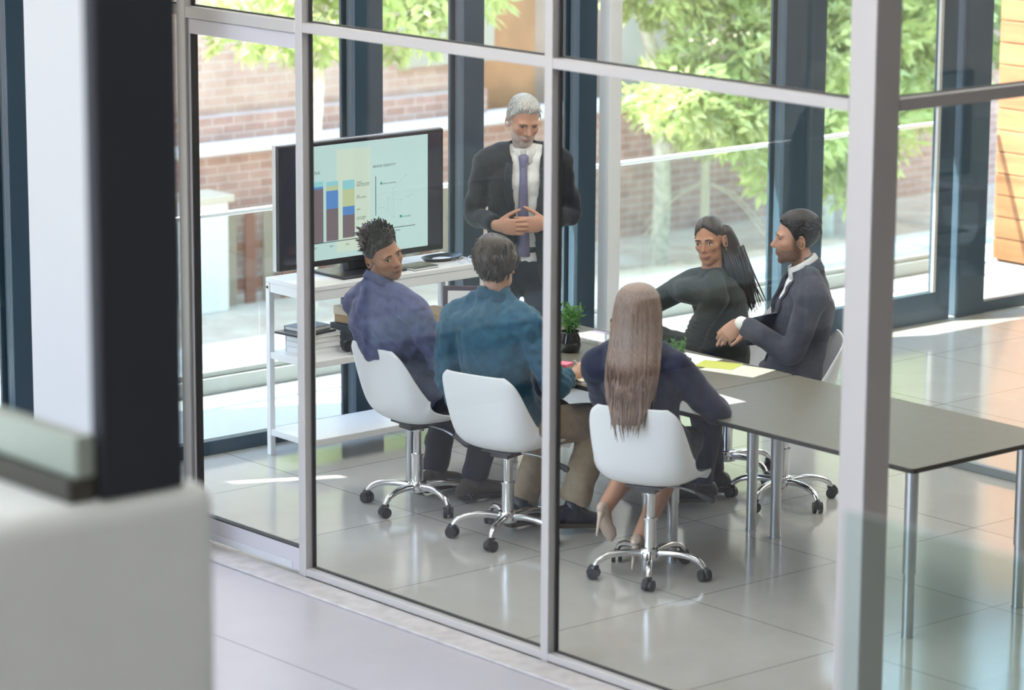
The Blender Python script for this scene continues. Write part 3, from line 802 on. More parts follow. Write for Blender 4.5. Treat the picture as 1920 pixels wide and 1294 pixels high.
for (u, v, b) in ((0.45, 0.64, 'DESIGN\nELECTRONIC MEDIA\nPUBLIC RELATIONS'), (0.45, 0.52, 'WEB\nDEVELOPMENT'), (0.45, 0.40, 'PRINT'), (0.45, 0.33, 'SOCIAL MEDIA\nAND MOBILE'), (0.65, 0.60, 'BRAND AWARENESS'), (0.80, 0.285, 'POSITIONING'), (0.72, 0.17, 'AND BRAND'), (0.12, 0.105, '2013'), (0.245, 0.105, '2014'), (0.365, 0.105, '2015')):
    text(b, u, v, 0.0095 if b[0] != '2' else 0.013, 'ink')
rect(0.632, 0.60, 0.646, 0.622, 'teal'); rect(0.782, 0.285, 0.797, 0.307, 'teal')
LN = [[(0.62, 0.395), (0.655, 0.395), (0.735, 0.295), (0.73, 0.55), (0.83, 0.66)], [(0.69, 0.47), (0.79, 0.44), (0.845, 0.465), (0.872, 0.48)], [(0.69, 0.37), (0.69, 0.47)]]
m = MB()
for ln in LN:
    for a, b in zip(ln[:-1], ln[1:]):
        pa = sp(*a); pb = sp(*b)
        m.bar((XS + 0.0005, pa[0], pa[1]), (XS + 0.0005, pb[0], pb[1]), 0.0012, 0.0012, up=(1, 0, 0))
    for a in ln:
        pa = sp(*a); m.box((XS, pa[0] - 0.003, pa[1] - 0.003), (XS + 0.001, pa[0] + 0.003, pa[1] + 0.003))
m.build('line_chart', E_B['faint'], sl)
m = MB().box((-3.05, 1.66, 0.955), (-3.0, 1.80, 1.06)); m.build('stand_neck', MT['black'], tv, bevel=0.004)
MB().box((-3.14, 1.52, 0.94), (-2.86, 1.94, 0.955)).build('stand_base', MT['black'], tv, bevel=0.005)

# things on the console top
def sheet(name, c, a, w, h, z, label, cat, m=None, th=0.0015, group=None, tilt=0.0):
    ca, sa = math.cos(math.radians(a)), math.sin(math.radians(a))
    u = V(ca, sa, 0) * w / 2; v = V(-sa, ca, 0) * h / 2
    o = MB().obox((c[0], c[1], z + th / 2), u, v, (0, 0, th / 2)).build(name, m or MT['paper'])
    tag(o, label, cat, group)
    return o
def pad(name, c, a, w, h, z, th, cover, label, cat, group=None, pages=True, bm=0.002):
    ca, sa = math.cos(math.radians(a)), math.sin(math.radians(a))
    u = V(ca, sa, 0); v = V(-sa, ca, 0)
    t = thing(name, (c[0], c[1], z), label, cat, group)
    if pages:
        MB().obox((c[0], c[1], z + th / 2), u * (w / 2 - 0.003), v * (h / 2 - 0.003), (0, 0, th / 2 - 0.002)).build('pages', MT['paper'], t)
        m = MB().obox((c[0], c[1], z + 0.001), u * w / 2, v * h / 2, (0, 0, 0.001)).obox((c[0], c[1], z + th - 0.001), u * w / 2, v * h / 2, (0, 0, 0.001))
        m.obox(V(c[0], c[1], z + th / 2) - u * w / 2, u * 0.0015, v * h / 2, (0, 0, th / 2))
        m.build('cover', cover, t)
    else:
        MB().obox((c[0], c[1], z + th / 2), u * w / 2, v * h / 2, (0, 0, th / 2)).build('body', cover, t, bevel=bm)
    return t
cz = 0.94
pad('notebook', (-2.90, 2.04), 4, 0.14, 0.17, cz, 0.014, MT['black'], 'closed black notebook lying on the console beside the television stand', 'notebook')
sheet('paper_sheet', (-3.06, 2.05), -8, 0.12, 0.16, cz, 'loose white sheet behind the black notebook on the console', 'paper')
t = thing('serving_tray', (-3.0, 2.29, cz), 'shallow black oval tray with a pale lining at the right end of the console', 'tray')
m = MB()
def oval(c, rx, ry, z0, z1, r1=1.0, n=32):
    vs = []; 
    for (k, z) in ((r1 * 0.8, z0), (1.0, z1), (0.96, z1), (r1 * 0.76, z0 + 0.004)):
        for j in range(n):
            a = 2 * math.pi * j / n; vs.append((c[0] + rx * k * math.cos(a), c[1] + ry * k * math.sin(a), z))
    fs = [(i * n + j, i * n + (j + 1) % n, (i + 1) * n + (j + 1) % n, (i + 1) * n + j) for i in range(3) for j in range(n)]
    fs += [tuple(range(n))[::-1], tuple(3 * n + j for j in range(n))]
    return vs, fs
m.add(*oval((-3.0, 2.29), 0.075, 0.135, cz, cz + 0.02)); m.build('bowl', MT['black'], t, smooth=True)
MB().lathe((-3.0, 2.29, cz + 0.004), [(0.052, 0), (0.054, 0.002), (0.0, 0.0025)], 24).build('lining', MT['paper'], t)
g = thing('eyeglasses', (-2.86, 2.36, cz), 'thin wire eyeglasses lying by the tray at the console end', 'glasses')
m = MB()
for s_ in (-1, 1):
    c_ = V(-2.85, 2.33 + s_ * 0.03, cz + 0.018)
    m.tube([c_ + V(0, 0.024 * math.cos(a), 0.017 * math.sin(a)) for a in np.linspace(0, 2 * math.pi, 14)], 0.0013, 6)
    m.tube([c_ + V(0, s_ * 0.024, 0.005), c_ + V(-0.035, s_ * 0.026, 0.006), c_ + V(-0.062, s_ * 0.022, -0.012)], 0.0013, 6)
m.tube([(-2.85, 2.324, cz + 0.022), (-2.85, 2.336, cz + 0.022)], 0.0013, 6)
m.build('wire_frame', MT['satin'], g, smooth=True)
# middle shelf of the console
sz = 0.55
bookc = [mat('cream book cover', (0.7, 0.66, 0.58), 0.6), mat('slate book cover', (0.12, 0.15, 0.19), 0.5), mat('white book cover', (0.8, 0.8, 0.8), 0.5), mat('brown book cover', (0.28, 0.16, 0.09), 0.6)]
z = sz
for k, (th, ci, a) in enumerate(((0.032, 2, 3), (0.028, 2, -2), (0.026, 0, 5), (0.02, 2, 0))):
    pad('book', (-3.03, 1.45), a, 0.17, 0.23, z, th, bookc[ci], ['white book at the bottom of the pile on the console middle shelf', 'white book second from the bottom of the pile on the console middle shelf', 'cream book under the thin white one in the pile on the middle shelf', 'thin white book directly under the dark tablet on the middle shelf'][k], 'book', 'books on the console middle shelf'); z += th
pad('tablet', (-3.03, 1.40), 8, 0.19, 0.26, z, 0.012, MT['black'], 'dark tablet lying across the pile of books on the middle shelf', 'tablet', pages=False)
pad('book', (-3.05, 1.43), 8, 0.15, 0.19, z + 0.012, 0.02, bookc[1], 'slate blue book on top of the dark tablet on the middle shelf', 'book', 'books on the console middle shelf')
def carton(name, c, a, w, h, d, z, label, bodym, lidm):
    ca, sa = math.cos(math.radians(a)), math.sin(math.radians(a)); u = V(ca, sa, 0); v = V(-sa, ca, 0)
    t = thing(name, (c[0], c[1], z), label, 'box')
    MB().obox((c[0], c[1], z + d / 2), u * w / 2, v * h / 2, (0, 0, d / 2)).build('body', bodym, t, bevel=0.002)
    MB().obox((c[0], c[1], z + d - 0.02), u * (w / 2 + 0.004), v * (h / 2 + 0.004), (0, 0, 0.022)).build('lid', lidm, t, bevel=0.002)
    return t
kraft = mat('kraft brown card', (0.42, 0.27, 0.14), 0.8); pale = mat('pale wooden lid', (0.68, 0.56, 0.40), 0.7); dk = mat('dark woven box', (0.05, 0.055, 0.065), 0.7, var=0.6, scale=120)
carton('storage_box', (-2.99, 1.75), 6, 0.24, 0.24, 0.12, sz, 'dark patterned storage box on the console middle shelf', dk, dk)
carton('storage_box', (-2.99, 1.75), 10, 0.22, 0.21, 0.085, sz + 0.125, 'tan wooden box with a pale lid on top of the dark patterned box', kraft, pale)
pad('notebook', (-2.98, 1.75), 25, 0.10, 0.16, sz + 0.2125, 0.008, bookc[1], 'thin dark notebook on the lid of the tan wooden box', 'notebook', pages=False)
t = thing('headphones', (-2.86, 1.585, sz), 'black headphones lying between the books and the patterned box', 'headphones')
MB().tube([V(-2.865 + 0.035 * math.cos(a), 1.575 + 0.02 * math.sin(a), sz + 0.03) for a in np.linspace(0.2, math.pi - 0.2, 10)], 0.007, 8).build('headband', MT['black'], t, smooth=True)
for x in (-2.905, -2.83): MB().cyl((x - 0.012, 1.575, sz + 0.03), (x + 0.012, 1.575, sz + 0.03), 0.03, 18).build('ear_cup', MT['black'], t, smooth=True)
pad('notebook', (-2.93, 2.0), -5, 0.16, 0.22, sz, 0.03, bookc[2], 'white notebook lying right of the patterned box on the middle shelf', 'notebook')
carton('wicker_box', (-2.97, 2.22), 3, 0.20, 0.16, 0.13, sz, 'small brown box on the right end of the console middle shelf', kraft, kraft)

# things on the meeting tables -----------------------------------------
lp = thing('laptop', (-1.98, 1.62, TZ), 'open dark laptop on the table in front of the man in the blue-purple shirt', 'laptop')
def lap(c, a, parent):
    ca, sa = math.cos(a), math.sin(a); u = V(ca, sa, 0); v = V(-sa, ca, 0); c = V(c[0], c[1], TZ)
    MB().obox(c + V(0, 0, 0.009), u * 0.16, v * 0.11, (0, 0, 0.008)).build('base', mat('purple grey aluminium', (0.16, 0.14, 0.17), 0.35, 0.4), parent, bevel=0.004)
    MB().obox(c + V(0, 0, 0.0175) + v * 0.02, u * 0.14, v * 0.05, (0, 0, 0.001)).build('keyboard', MT['black'], parent)
    tl = math.radians(17); n_ = v * math.sin(tl) + V(0, 0, 1) * math.cos(tl); q = c + v * 0.11 + V(0, 0, 0.017)
    t_ = np.cross(u, n_)
    MB().obox(q + n_ * 0.11, u * 0.16, n_ * 0.11, t_ * 0.005).build('lid', mat('dark plum laptop lid', (0.07, 0.05, 0.075), 0.4), parent, bevel=0.004)
    MB().obox(q + n_ * 0.112 + t_ * 0.0056, u * 0.135, n_ * 0.082, t_ * 0.0008).build('screen', emis('lit laptop screen', (0.8, 0.82, 0.8), 0.45), parent)
lap((-2.06, 1.72), math.radians(48), lp)

# potted herb in a dark jar
pt = thing('potted_plant', (-1.49, 1.86, TZ), 'small green herb in a dark round jar on the table left of the mugs', 'plant')
MB().lathe((-1.49, 1.86, TZ), [(0.036, 0), (0.048, 0.008), (0.055, 0.035), (0.052, 0.065), (0.042, 0.09), (0.042, 0.10), (0.046, 0.104), (0.036, 0.104), (0.036, 0.092)], 28).build('jar', mat('dark smoky jar', (0.02, 0.02, 0.018), 0.12, coat=0.6), pt, smooth=True)
MB().lathe((-1.49, 1.86, TZ + 0.085), [(0.0, 0), (0.037, 0.0), (0.035, 0.01), (0.0, 0.014)], 20).build('soil', mat('dark soil', (0.04, 0.03, 0.02), 0.9), pt)
def herb(mb, c, h, n, seed, spread=0.07, ls=0.04):
    rg = np.random.default_rng(seed)
    for _ in range(n):
        a = rg.random() * 2 * math.pi; q = V(math.cos(a), math.sin(a), 0) * spread * rg.random() ** 0.6
        base = V(*c) + q * 0.25; tip = V(*c) + q + V(0, 0, h * (0.55 + 0.45 * rg.random()))
        mb.tube([base, (base + tip) / 2 + q * 0.1, tip], 0.0015, 5, sub=2)
        for k in range(9):
            f = 0.35 + 0.65 * k / 8; p = base + (tip - base) * f
            d = unit(rg.normal(size=3) + V(0, 0, 0.4)); s_ = unit(np.cross(d, rg.normal(size=3))); l_ = ls * (0.6 + 0.6 * rg.random())
            mb.add([p, p + d * l_ * 0.5 + s_ * l_ * 0.14, p + d * l_, p + d * l_ * 0.5 - s_ * l_ * 0.14], [(0, 1, 2, 3)])
m = MB(); herb(m, (-1.49, 1.86, TZ + 0.09), 0.14, 26, 4); m.build('foliage', MT['herb'], pt)
pt = thing('potted_plant', (-0.80, 1.93, TZ), 'small feathery plant in a square grey pot beside the long-haired woman', 'plant')
MB().box((-0.855, 1.88, TZ), (-0.755, 1.98, TZ + 0.075)).build('pot', mat('dark grey concrete pot', (0.10, 0.12, 0.12), 0.7), pt, bevel=0.005)
MB().box((-0.845, 1.89, TZ + 0.074), (-0.765, 1.97, TZ + 0.078)).build('soil', mat('brown soil', (0.06, 0.045, 0.03), 0.9), pt)
m = MB(); herb(m, (-0.805, 1.93, TZ + 0.075), 0.09, 18, 8, 0.06, 0.028); m.build('foliage', MT['herb'], pt)

# glass mugs
cg = glass_mat('clear tumbler glass', (0.93, 0.95, 0.95), 0.10, 0.0, 3.0)
def mug(x, y, label):
    t = thing('glass_mug', (x, y, TZ), label, 'mug', 'glass mugs on the table')
    MB().lathe((x, y, TZ), [(0.030, 0), (0.036, 0.004), (0.039, 0.09), (0.036, 0.09), (0.033, 0.01), (0.0, 0.009)], 26).build('glass_body', cg, t, smooth=True)
    MB().tube([V(x + 0.037 + 0.028 * math.sin(a), y + 0.012 * math.sin(a), TZ + 0.05 + 0.03 * math.cos(a)) for a in np.linspace(0.15, math.pi - 0.15, 9)], 0.0045, 8).build('handle', cg, t, smooth=True)
mug(-1.36, 2.02, 'clear glass mug beside the herb jar, left of the two mugs')
mug(-1.27, 2.05, 'clear glass mug with a large handle, right of the two mugs')
# papers, pads, phone
t = pad('sticky_note_pad', (-1.27, 1.62), 20, 0.075, 0.075, TZ, 0.014, mat('bright pink paper', (0.85, 0.22, 0.30), 0.6), 'bright pink sticky note pad near the hand of the man in teal', 'note pad', pages=False, bm=0.001)
pad('notebook', (-0.98, 1.50), -12, 0.20, 0.15, TZ, 0.016, mat('cream notebook cover', (0.72, 0.68, 0.56), 0.6), 'open cream notebook under the writing hand of the man in teal', 'notebook')
t = thing('spiral_notepad', (-1.62, 2.13, TZ), 'white spiral notepad lying behind the herb jar', 'notepad')
MB().box((-1.74, 2.07, TZ), (-1.50, 2.22, TZ + 0.018)).build('pages', MT['paper'], t)
m = MB()
for k in range(20):
    x = -1.735 + k * 0.012
    m.tube([V(x, 2.07 + 0.006 * math.cos(a), TZ + 0.012 + 0.009 * math.sin(a)) for a in np.linspace(0, 2 * math.pi, 8)], 0.0012, 5)
m.build('spiral_binding', MT['satin'], t)
sheet('paper_sheet', (-1.68, 2.24), 8, 0.21, 0.15, TZ, 'lilac sheet half under the spiral notepad', 'paper', mat('lilac paper', (0.62, 0.50, 0.70), 0.7), 0.002)
sheet('paper_sheet', (-1.06, 1.92), -6, 0.30, 0.21, TZ, 'long white sheet on the table right of the mugs, in front of the long hair', 'paper')
sheet('paper_sheet', (-1.02, 2.19), 5, 0.30, 0.21, TZ, 'white sheet between the mugs and the woman in the olive top', 'paper')
sheet('paper_sheet', (-1.62, 1.70), 30, 0.29, 0.20, TZ, 'white sheet on the table right of the man in teal, behind the mullion', 'paper')
sheet('paper_sheet', (-0.67, 2.20), 14, 0.30, 0.21, TZ, 'cream document sheet in front of the bearded man', 'paper', mat('cream document paper', (0.80, 0.80, 0.66), 0.7))
sheet('paper_sheet', (-0.80, 2.20), 24, 0.20, 0.15, TZ + 0.0015, 'yellow-green sheet partly under the cream document', 'paper', mat('yellow green paper', (0.62, 0.66, 0.13), 0.7))
sheet('paper_sheet', (-0.30, 1.66), -5, 0.28, 0.20, TZ, 'white sheet at the elbow of the long-haired woman', 'paper')
pad('clipboard', (-1.28, 2.24), -20, 0.22, 0.06, TZ, 0.012, mat('brown leather case', (0.22, 0.10, 0.06), 0.5), 'brown leather case on the far edge of the table', 'case', pages=False)
pad('mobile_phone', (-1.42, 2.18), 15, 0.14, 0.07, TZ, 0.009, MT['black'], 'black mobile phone near the spiral notepad', 'phone', pages=False)
# ================================================================ PEOPLE
def skin_mat(name, rough=0.5):
    m = bpy.data.materials.new(name); m.use_nodes = True
    n = m.node_tree.nodes; l = m.node_tree.links; b = n['Principled BSDF']
    a = n.new('ShaderNodeAttribute'); a.attribute_name = 'Col'
    l.new(a.outputs['Color'], b.inputs['Base Color'])
    b.inputs['Roughness'].default_value = rough
    b.inputs['Subsurface Weight'].default_value = 0.12
    b.inputs['Subsurface Radius'].default_value = (0.012, 0.005, 0.003)
    return m
MT['skin'] = skin_mat('skin')
def cloth(name, col, var=0.12, scale=40, rough=0.85, bump=0.12):
    return mat(name, col, rough, var=var, scale=scale, bump=bump, bscale=35, spec=0.25, sheen=0.15)
def hair_mat(name, c, rough=0.42):
    m = mat(name, c, rough, var=0.30, scale=7.0, stretch=(26, 26, 2.0), bump=0.12, bscale=9.0)
    return m
MT['eye'] = mat('eye white', (0.75, 0.73, 0.70), 0.15)
MT['iris'] = mat('dark iris', (0.03, 0.018, 0.012), 0.1)

def smin(a, b, k):
    h = np.clip(0.5 + 0.5 * (b - a) / k, 0, 1)
    return b * (1 - h) + a * h - k * h * (1 - h)
def smax(a, b, k): return -smin(-a, -b, k)
def sd_ell(p, c, r):
    q = p - np.asarray(c); r = np.asarray(r)
    k0 = np.linalg.norm(q / r, axis=-1); k1 = np.linalg.norm(q / (r * r), axis=-1) + 1e-9
    return k0 * (k0 - 1.0) / k1
def sd_cap(p, a, b, ra, rb):
    a = np.asarray(a); b = np.asarray(b); ab = b - a
    t = np.clip(((p - a) @ ab) / (ab @ ab), 0, 1)
    return np.linalg.norm(p - a - t[..., None] * ab, axis=-1) - (ra + (rb - ra) * t)
def head_sdf(p, h):
    """head in its own frame: x to the person's right, y forwards, z up, eyes at z = 0"""
    jw = h.get('jaw', 1.0); ns = h.get('nose', 1.0); chin = h.get('chin', 0.0)
    p = p.copy(); p[..., 0] = p[..., 0] / h.get('wid', 1.0); ax = p.copy(); ax[..., 0] = np.abs(ax[..., 0])
    d = sd_ell(p, (0, -0.016, 0.032), (0.0745, 0.097, 0.087))
    d = smin(d, sd_ell(p, (0, 0.030, -0.030), (0.060 * jw, 0.060, 0.078)), 0.035)
    d = smin(d, sd_ell(ax, (0.034 * jw, 0.018, -0.078), (0.024, 0.050, 0.026)), 0.03)
    d = smin(d, sd_ell(p, (0, 0.064 + chin, -0.101), (0.026 * jw, 0.021, 0.019)), 0.022)
    d = smin(d, sd_ell(ax, (0.028, 0.076, 0.022), (0.030, 0.014, 0.009)), 0.016)
    d = smin(d, sd_ell(ax, (0.044, 0.052, -0.020), (0.020, 0.026, 0.019)), 0.022)
    d = smax(d, -sd_ell(ax, (0.031, 0.099, 0.000), (0.019, 0.017, 0.011)), 0.014)
    nose = sd_cap(p, (0, 0.082, 0.014), (0, 0.100 + 0.008 * ns, -0.030), 0.0075, 0.0105 * ns)
    nose = smin(nose, sd_ell(ax, (0.0125, 0.090, -0.035), (0.008, 0.010, 0.007)), 0.007)
    d = smin(d, nose, 0.012)
    d = smin(d, sd_ell(p, (0, 0.083, -0.058), (0.026, 0.013, 0.012)), 0.012)
    d = smin(d, sd_ell(p, (0, 0.091, -0.062), (0.022, 0.0085, 0.0045)), 0.004)
    d = smin(d, sd_ell(p, (0, 0.089, -0.073), (0.019, 0.0090, 0.0055)), 0.004)
    d = smax(d, -sd_ell(p, (0, 0.100, -0.0672), (0.022, 0.010, 0.0016)), 0.002)
    return d
def head_radius(D, h, extra=None):
    lo = np.full(len(D), 0.02); hi = np.full(len(D), 0.2)
    for _ in range(26):
        m = (lo + hi) / 2
        ins = head_sdf(D * m[:, None], h) < 0
        lo = np.where(ins, m, lo); hi = np.where(ins, hi, m)
    return (lo + hi) / 2
def sphere_dirs(nu, nv):
    ds = []
    for i in range(nv + 1):
        th = math.pi * i / nv; th = min(max(th, 0.012), math.pi - 0.012)
        for j in range(nu):
            ph = 2 * math.pi * j / nu
            ds.append((math.sin(th) * math.cos(ph), math.sin(th) * math.sin(ph), math.cos(th)))
    fs = []
    for i in range(nv):
        for j in range(nu):
            j2 = (j + 1) % nu
            fs.append((i * nu + j, (i + 1) * nu + j, (i + 1) * nu + j2, i * nu + j2))
    fs.append(tuple(range(nu))); fs.append(tuple(nv * nu + j for j in range(nu))[::-1])
    return np.array(ds), fs
def sstep(a, b, x):
    t = np.clip((x - a) / (b - a), 0, 1); return t * t * (3 - 2 * t)

def remesh(mb, voxel, smooth=2, name='body'):
    me = mb.mesh(name)
    o = bpy.data.objects.new('tmp', me); C.objects.link(o)
    r = o.modifiers.new('r', 'REMESH'); r.mode = 'VOXEL'; r.voxel_size = voxel; r.use_smooth_shade = True
    if smooth:
        s = o.modifiers.new('s', 'SMOOTH'); s.iterations = smooth; s.factor = 0.5
    dg = bpy.context.evaluated_depsgraph_get()
    ev = o.evaluated_get(dg)
    me2 = bpy.data.meshes.new_from_object(ev)
    me2.name = name
    bpy.data.objects.remove(o); bpy.data.meshes.remove(me)
    return me2
def coords(me):
    a = np.empty(len(me.vertices) * 3, 'f'); me.vertices.foreach_get('co', a); return a.reshape(-1, 3).astype(float)
def normals(me):
    a = np.empty(len(me.vertices) * 3, 'f'); me.vertex_normals.foreach_get('vector', a); return a.reshape(-1, 3).astype(float)
def set_coords(me, a):
    me.vertices.foreach_set('co', a.astype('f').ravel()); me.update()
def folds(me, amp, freq, seed, dirw=(1, 1, 1.6)):
    """soft fabric folds pushed along the surface normal"""
    rg = np.random.default_rng(seed); P = coords(me); N = normals(me)
    s = np.zeros(len(P))
    for k in range(9):
        d = unit(rg.normal(size=3) * np.asarray(dirw)) * freq * (0.6 + 1.1 * rg.random())
        d2 = unit(rg.normal(size=3)) * freq * 0.35
        s += np.sin(P @ d + 1.6 * np.sin(P @ d2 + rg.random() * 6) + rg.random() * 6.28) * (1.0 if k < 5 else 0.5)
    fade = 0.35 + 0.65 * (0.5 + 0.5 * np.sin(P @ (unit(rg.normal(size=3)) * 9.0) + rg.random() * 6))
    s = np.tanh(s / 2.2) * fade
    set_coords(me, P + N * (s * amp)[:, None])
def link(name, me, m, parent):
    o = bpy.data.objects.new(name, me); C.objects.link(o)
    me.materials.clear()
    for x in (m if isinstance(m, (list, tuple)) else [m]): me.materials.append(x)
    shade(me, 80)
    if parent is not None: attach(o, parent)
    return o

class Fig:
    """one person: joints in world space, body frame origin O facing f"""
    def __init__(s, O, f, label, group=None):
        s.O = V(*O); s.f = unit(V(f[0], f[1], 0)); s.r = np.cross(s.f, V(0, 0, 1)); s.u = V(0, 0, 1)
        s.root = thing('person', (O[0], O[1], 0), label, 'person', group)
        s.J = {}
    def L(s, x, y, z): return s.O + s.r * x + s.f * y + s.u * z
    def shift(s, dx, dy, dz, keep=()):
        # move the pose; standing points on the floor and the hips keep their height
        for a in list(s.J):
            if isinstance(s.J[a], np.ndarray) and not a.startswith('ft') and a not in keep:
                low = a[:2] in ('hi', 'hp', 'kn', 'an')
                s.J[a] = s.J[a] + V(dx, dy, 0 if low else dz)
        s.O = s.O + V(dx, dy, 0); s.root.location = (s.O[0], s.O[1], 0)
        s.hs_ = V(dx, dy, dz)
    def loc(s, P):
        q = np.asarray(P) - s.O
        return np.stack([q @ s.r, q @ s.f, q @ s.u], -1)
    def set_head(s, c, face, tilt=0.0, scale=1.0, **h):
        c = np.asarray(c, float) + getattr(s, 'hs_', 0)
        face = unit(face); rr = unit(np.cross(face, (0, 0, 1))); up = np.cross(rr, face)
        a = math.radians(tilt); rr, up = rr * math.cos(a) + up * math.sin(a), up * math.cos(a) - rr * math.sin(a)
        s.hc = V(*c); s.hM = np.array([rr, face, up]).T * scale; s.hs = scale; s.h = h
    def hw(s, P): return np.asarray(P) @ s.hM.T + s.hc       # head frame -> world
    def hl(s, P): return (np.asarray(P) - s.hc) @ np.linalg.inv(s.hM).T

def hand(mb, W, d, n, th, curls=(0.5, 0.6, 0.65, 0.7), thumb=(0.6, 0.5), sc=1.0, spread=0.05, r=0.0085):
    """palm with four fingers and a thumb; W wrist, d finger direction, n the way the palm faces, th the thumb side"""
    W = V(*W); d = unit(d); n = unit(n - d * (np.asarray(n) @ d)); th0 = unit(np.asarray(th, float) - d * (np.asarray(th) @ d) - n * (np.asarray(th) @ n)); th = th0
    k = sc
    pl = 0.092 * k
    mb.tube([W - d * 0.012, W + d * 0.02 * k, W + d * pl * 0.55, W + d * pl * 0.95], [(0.026 * k, 0.019 * k), (0.031 * k, 0.018 * k), (0.040 * k, 0.0165 * k), (0.041 * k, 0.013 * k)], 16, sub=3, sides=[th] * 4)
    offs = (0.030, 0.0105, -0.0095, -0.029); lens = (0.073, 0.081, 0.075, 0.058); rs = (1.0, 1.03, 0.98, 0.86)
    for o, ln, cu, q, ri in zip(offs, lens, curls, (1, 0.3, -0.3, -1), rs):
        b = W + d * pl * (0.93 - 0.05 * abs(q)) + th * o * k
        dd = unit(d + th * spread * q); ax = np.cross(dd, n)
        pts = [b - dd * 0.018 * k]; p = b; ang = 0.0
        pts.append(p)
        for seg, f_ in ((0.44, 0.40), (0.31, 0.36), (0.25, 0.24)):
            ang += cu * f_ * 2.0
            v = dd * math.cos(ang) + n * math.sin(ang)
            p = p + v * ln * k * seg; pts.append(p)
        rr = r * k * ri
        mb.tube(pts, [rr * 1.02, rr * 1.08, rr * 1.02, rr * 0.93, rr * 0.76], 10, sub=3, sides=[th] * 5)
    b = W + d * 0.022 * k + th * 0.024 * k + n * 0.004
    v1 = unit(th * math.sin(thumb[0]) + d * math.cos(thumb[0]) + n * 0.25)
    v2 = unit(v1 * math.cos(thumb[1]) + unit(d * 0.8 + n * 0.5 - th * 0.3) * math.sin(thumb[1]))
    p1 = b + v1 * 0.042 * k; p2 = p1 + v2 * 0.033 * k; p3 = p2 + unit(v2 * 1.0 + d * 0.15) * 0.026 * k
    mb.tube([b - v1 * 0.012, b, p1, p2, p3], [0.013 * k, 0.0145 * k, 0.0108 * k, 0.0098 * k, 0.0075 * k], 10, sub=3)

def limb(mb, pts, rad, **k): mb.tube(pts, rad, 18, sub=k.pop('sub', 6), **k)
def spine_pts(F, bow=0.0):
    H = F.J['hip']; N = F.J['neck']; S = (F.J['shR'] + F.J['shL']) / 2
    out = []
    for t in (0, 0.18, 0.36, 0.55, 0.74, 0.88, 1.0):
        p = H * (1 - t) + N * t
        p = p - F.f * bow * math.sin(math.pi * t)
        out.append(p)
    hs = unit(F.J['hpR'] - F.J['hpL']); ss = unit(F.J['shR'] - F.J['shL'])
    sides = [unit(hs * (1 - t) + ss * t) for t in (0, 0.18, 0.36, 0.55, 0.74, 0.88, 1.0)]
    return out, sides
def torso(mb, F, g=0.0, w=1.0, bow=0.0, dep=1.0):
    pts, sides = spine_pts(F, bow)
    R = [(0.165, 0.118), (0.160, 0.112), (0.142, 0.102), (0.158, 0.112), (0.170, 0.115), (0.130, 0.090), (0.064, 0.062)]
    R = [((a + g) * w, (b + g) * dep) for a, b in R]
    if F.seated: pts = [pts[0] + V(0, 0, 0.055)] + pts[1:]
    mb.tube(pts, R, 28, sub=5, sides=sides)
    S = [F.J['shR'], F.J['shL']]; N = F.J['neck']; mid = (S[0] + S[1]) / 2
    fw = np.cross(V(0, 0, 1), unit(S[0] - S[1]))
    mb.tube([S[0], mid + V(0, 0, 0.02), S[1]], [(0.062 + g, 0.050 + g), (0.085 + g, 0.062 + g), (0.062 + g, 0.050 + g)], 18, sub=6, ref=(0, 0, 1))
    for q in S:
        mb.tube([N + (q - N) * 0.12 + V(0, 0, 0.012), N + (q - N) * 0.55 + V(0, 0, 0.02), q + V(0, 0, 0.0)], [0.045 + g * 0.6, 0.046 + g, 0.056 + g], 14, sub=4)
def sleeve(mb, F, s, g=0.012, end=1.0, cuff=0.0):
    S, E, W = F.J['sh' + s], F.J['el' + s], F.J['wr' + s]
    T = E + (W - E) * end
    k = F.k
    limb(mb, [S, (S + E) / 2, E, (E + T) / 2, T], [(0.056 + g) * k, (0.050 + g) * k, (0.044 + g) * k, (0.040 + g) * k, (0.031 + g + cuff) * k], cap='flat' if g > 0 else 'round')
def leg_tube(mb, F, s, g=0.0, end=1.0, hem=0.0, thigh=0.088):
    Hp, K, A = F.J['hp' + s], F.J['kn' + s], F.J['an' + s]
    T = K + (A - K) * end; k = F.k
    limb(mb, [Hp, (Hp + K) / 2, K, K + (T - K) * 0.35, T], [(thigh + g) * k, (thigh * 0.87 + g) * k, (0.058 + g) * k, (0.055 + g) * k, (0.038 + g + hem) * k], cap='flat' if hem else 'round')

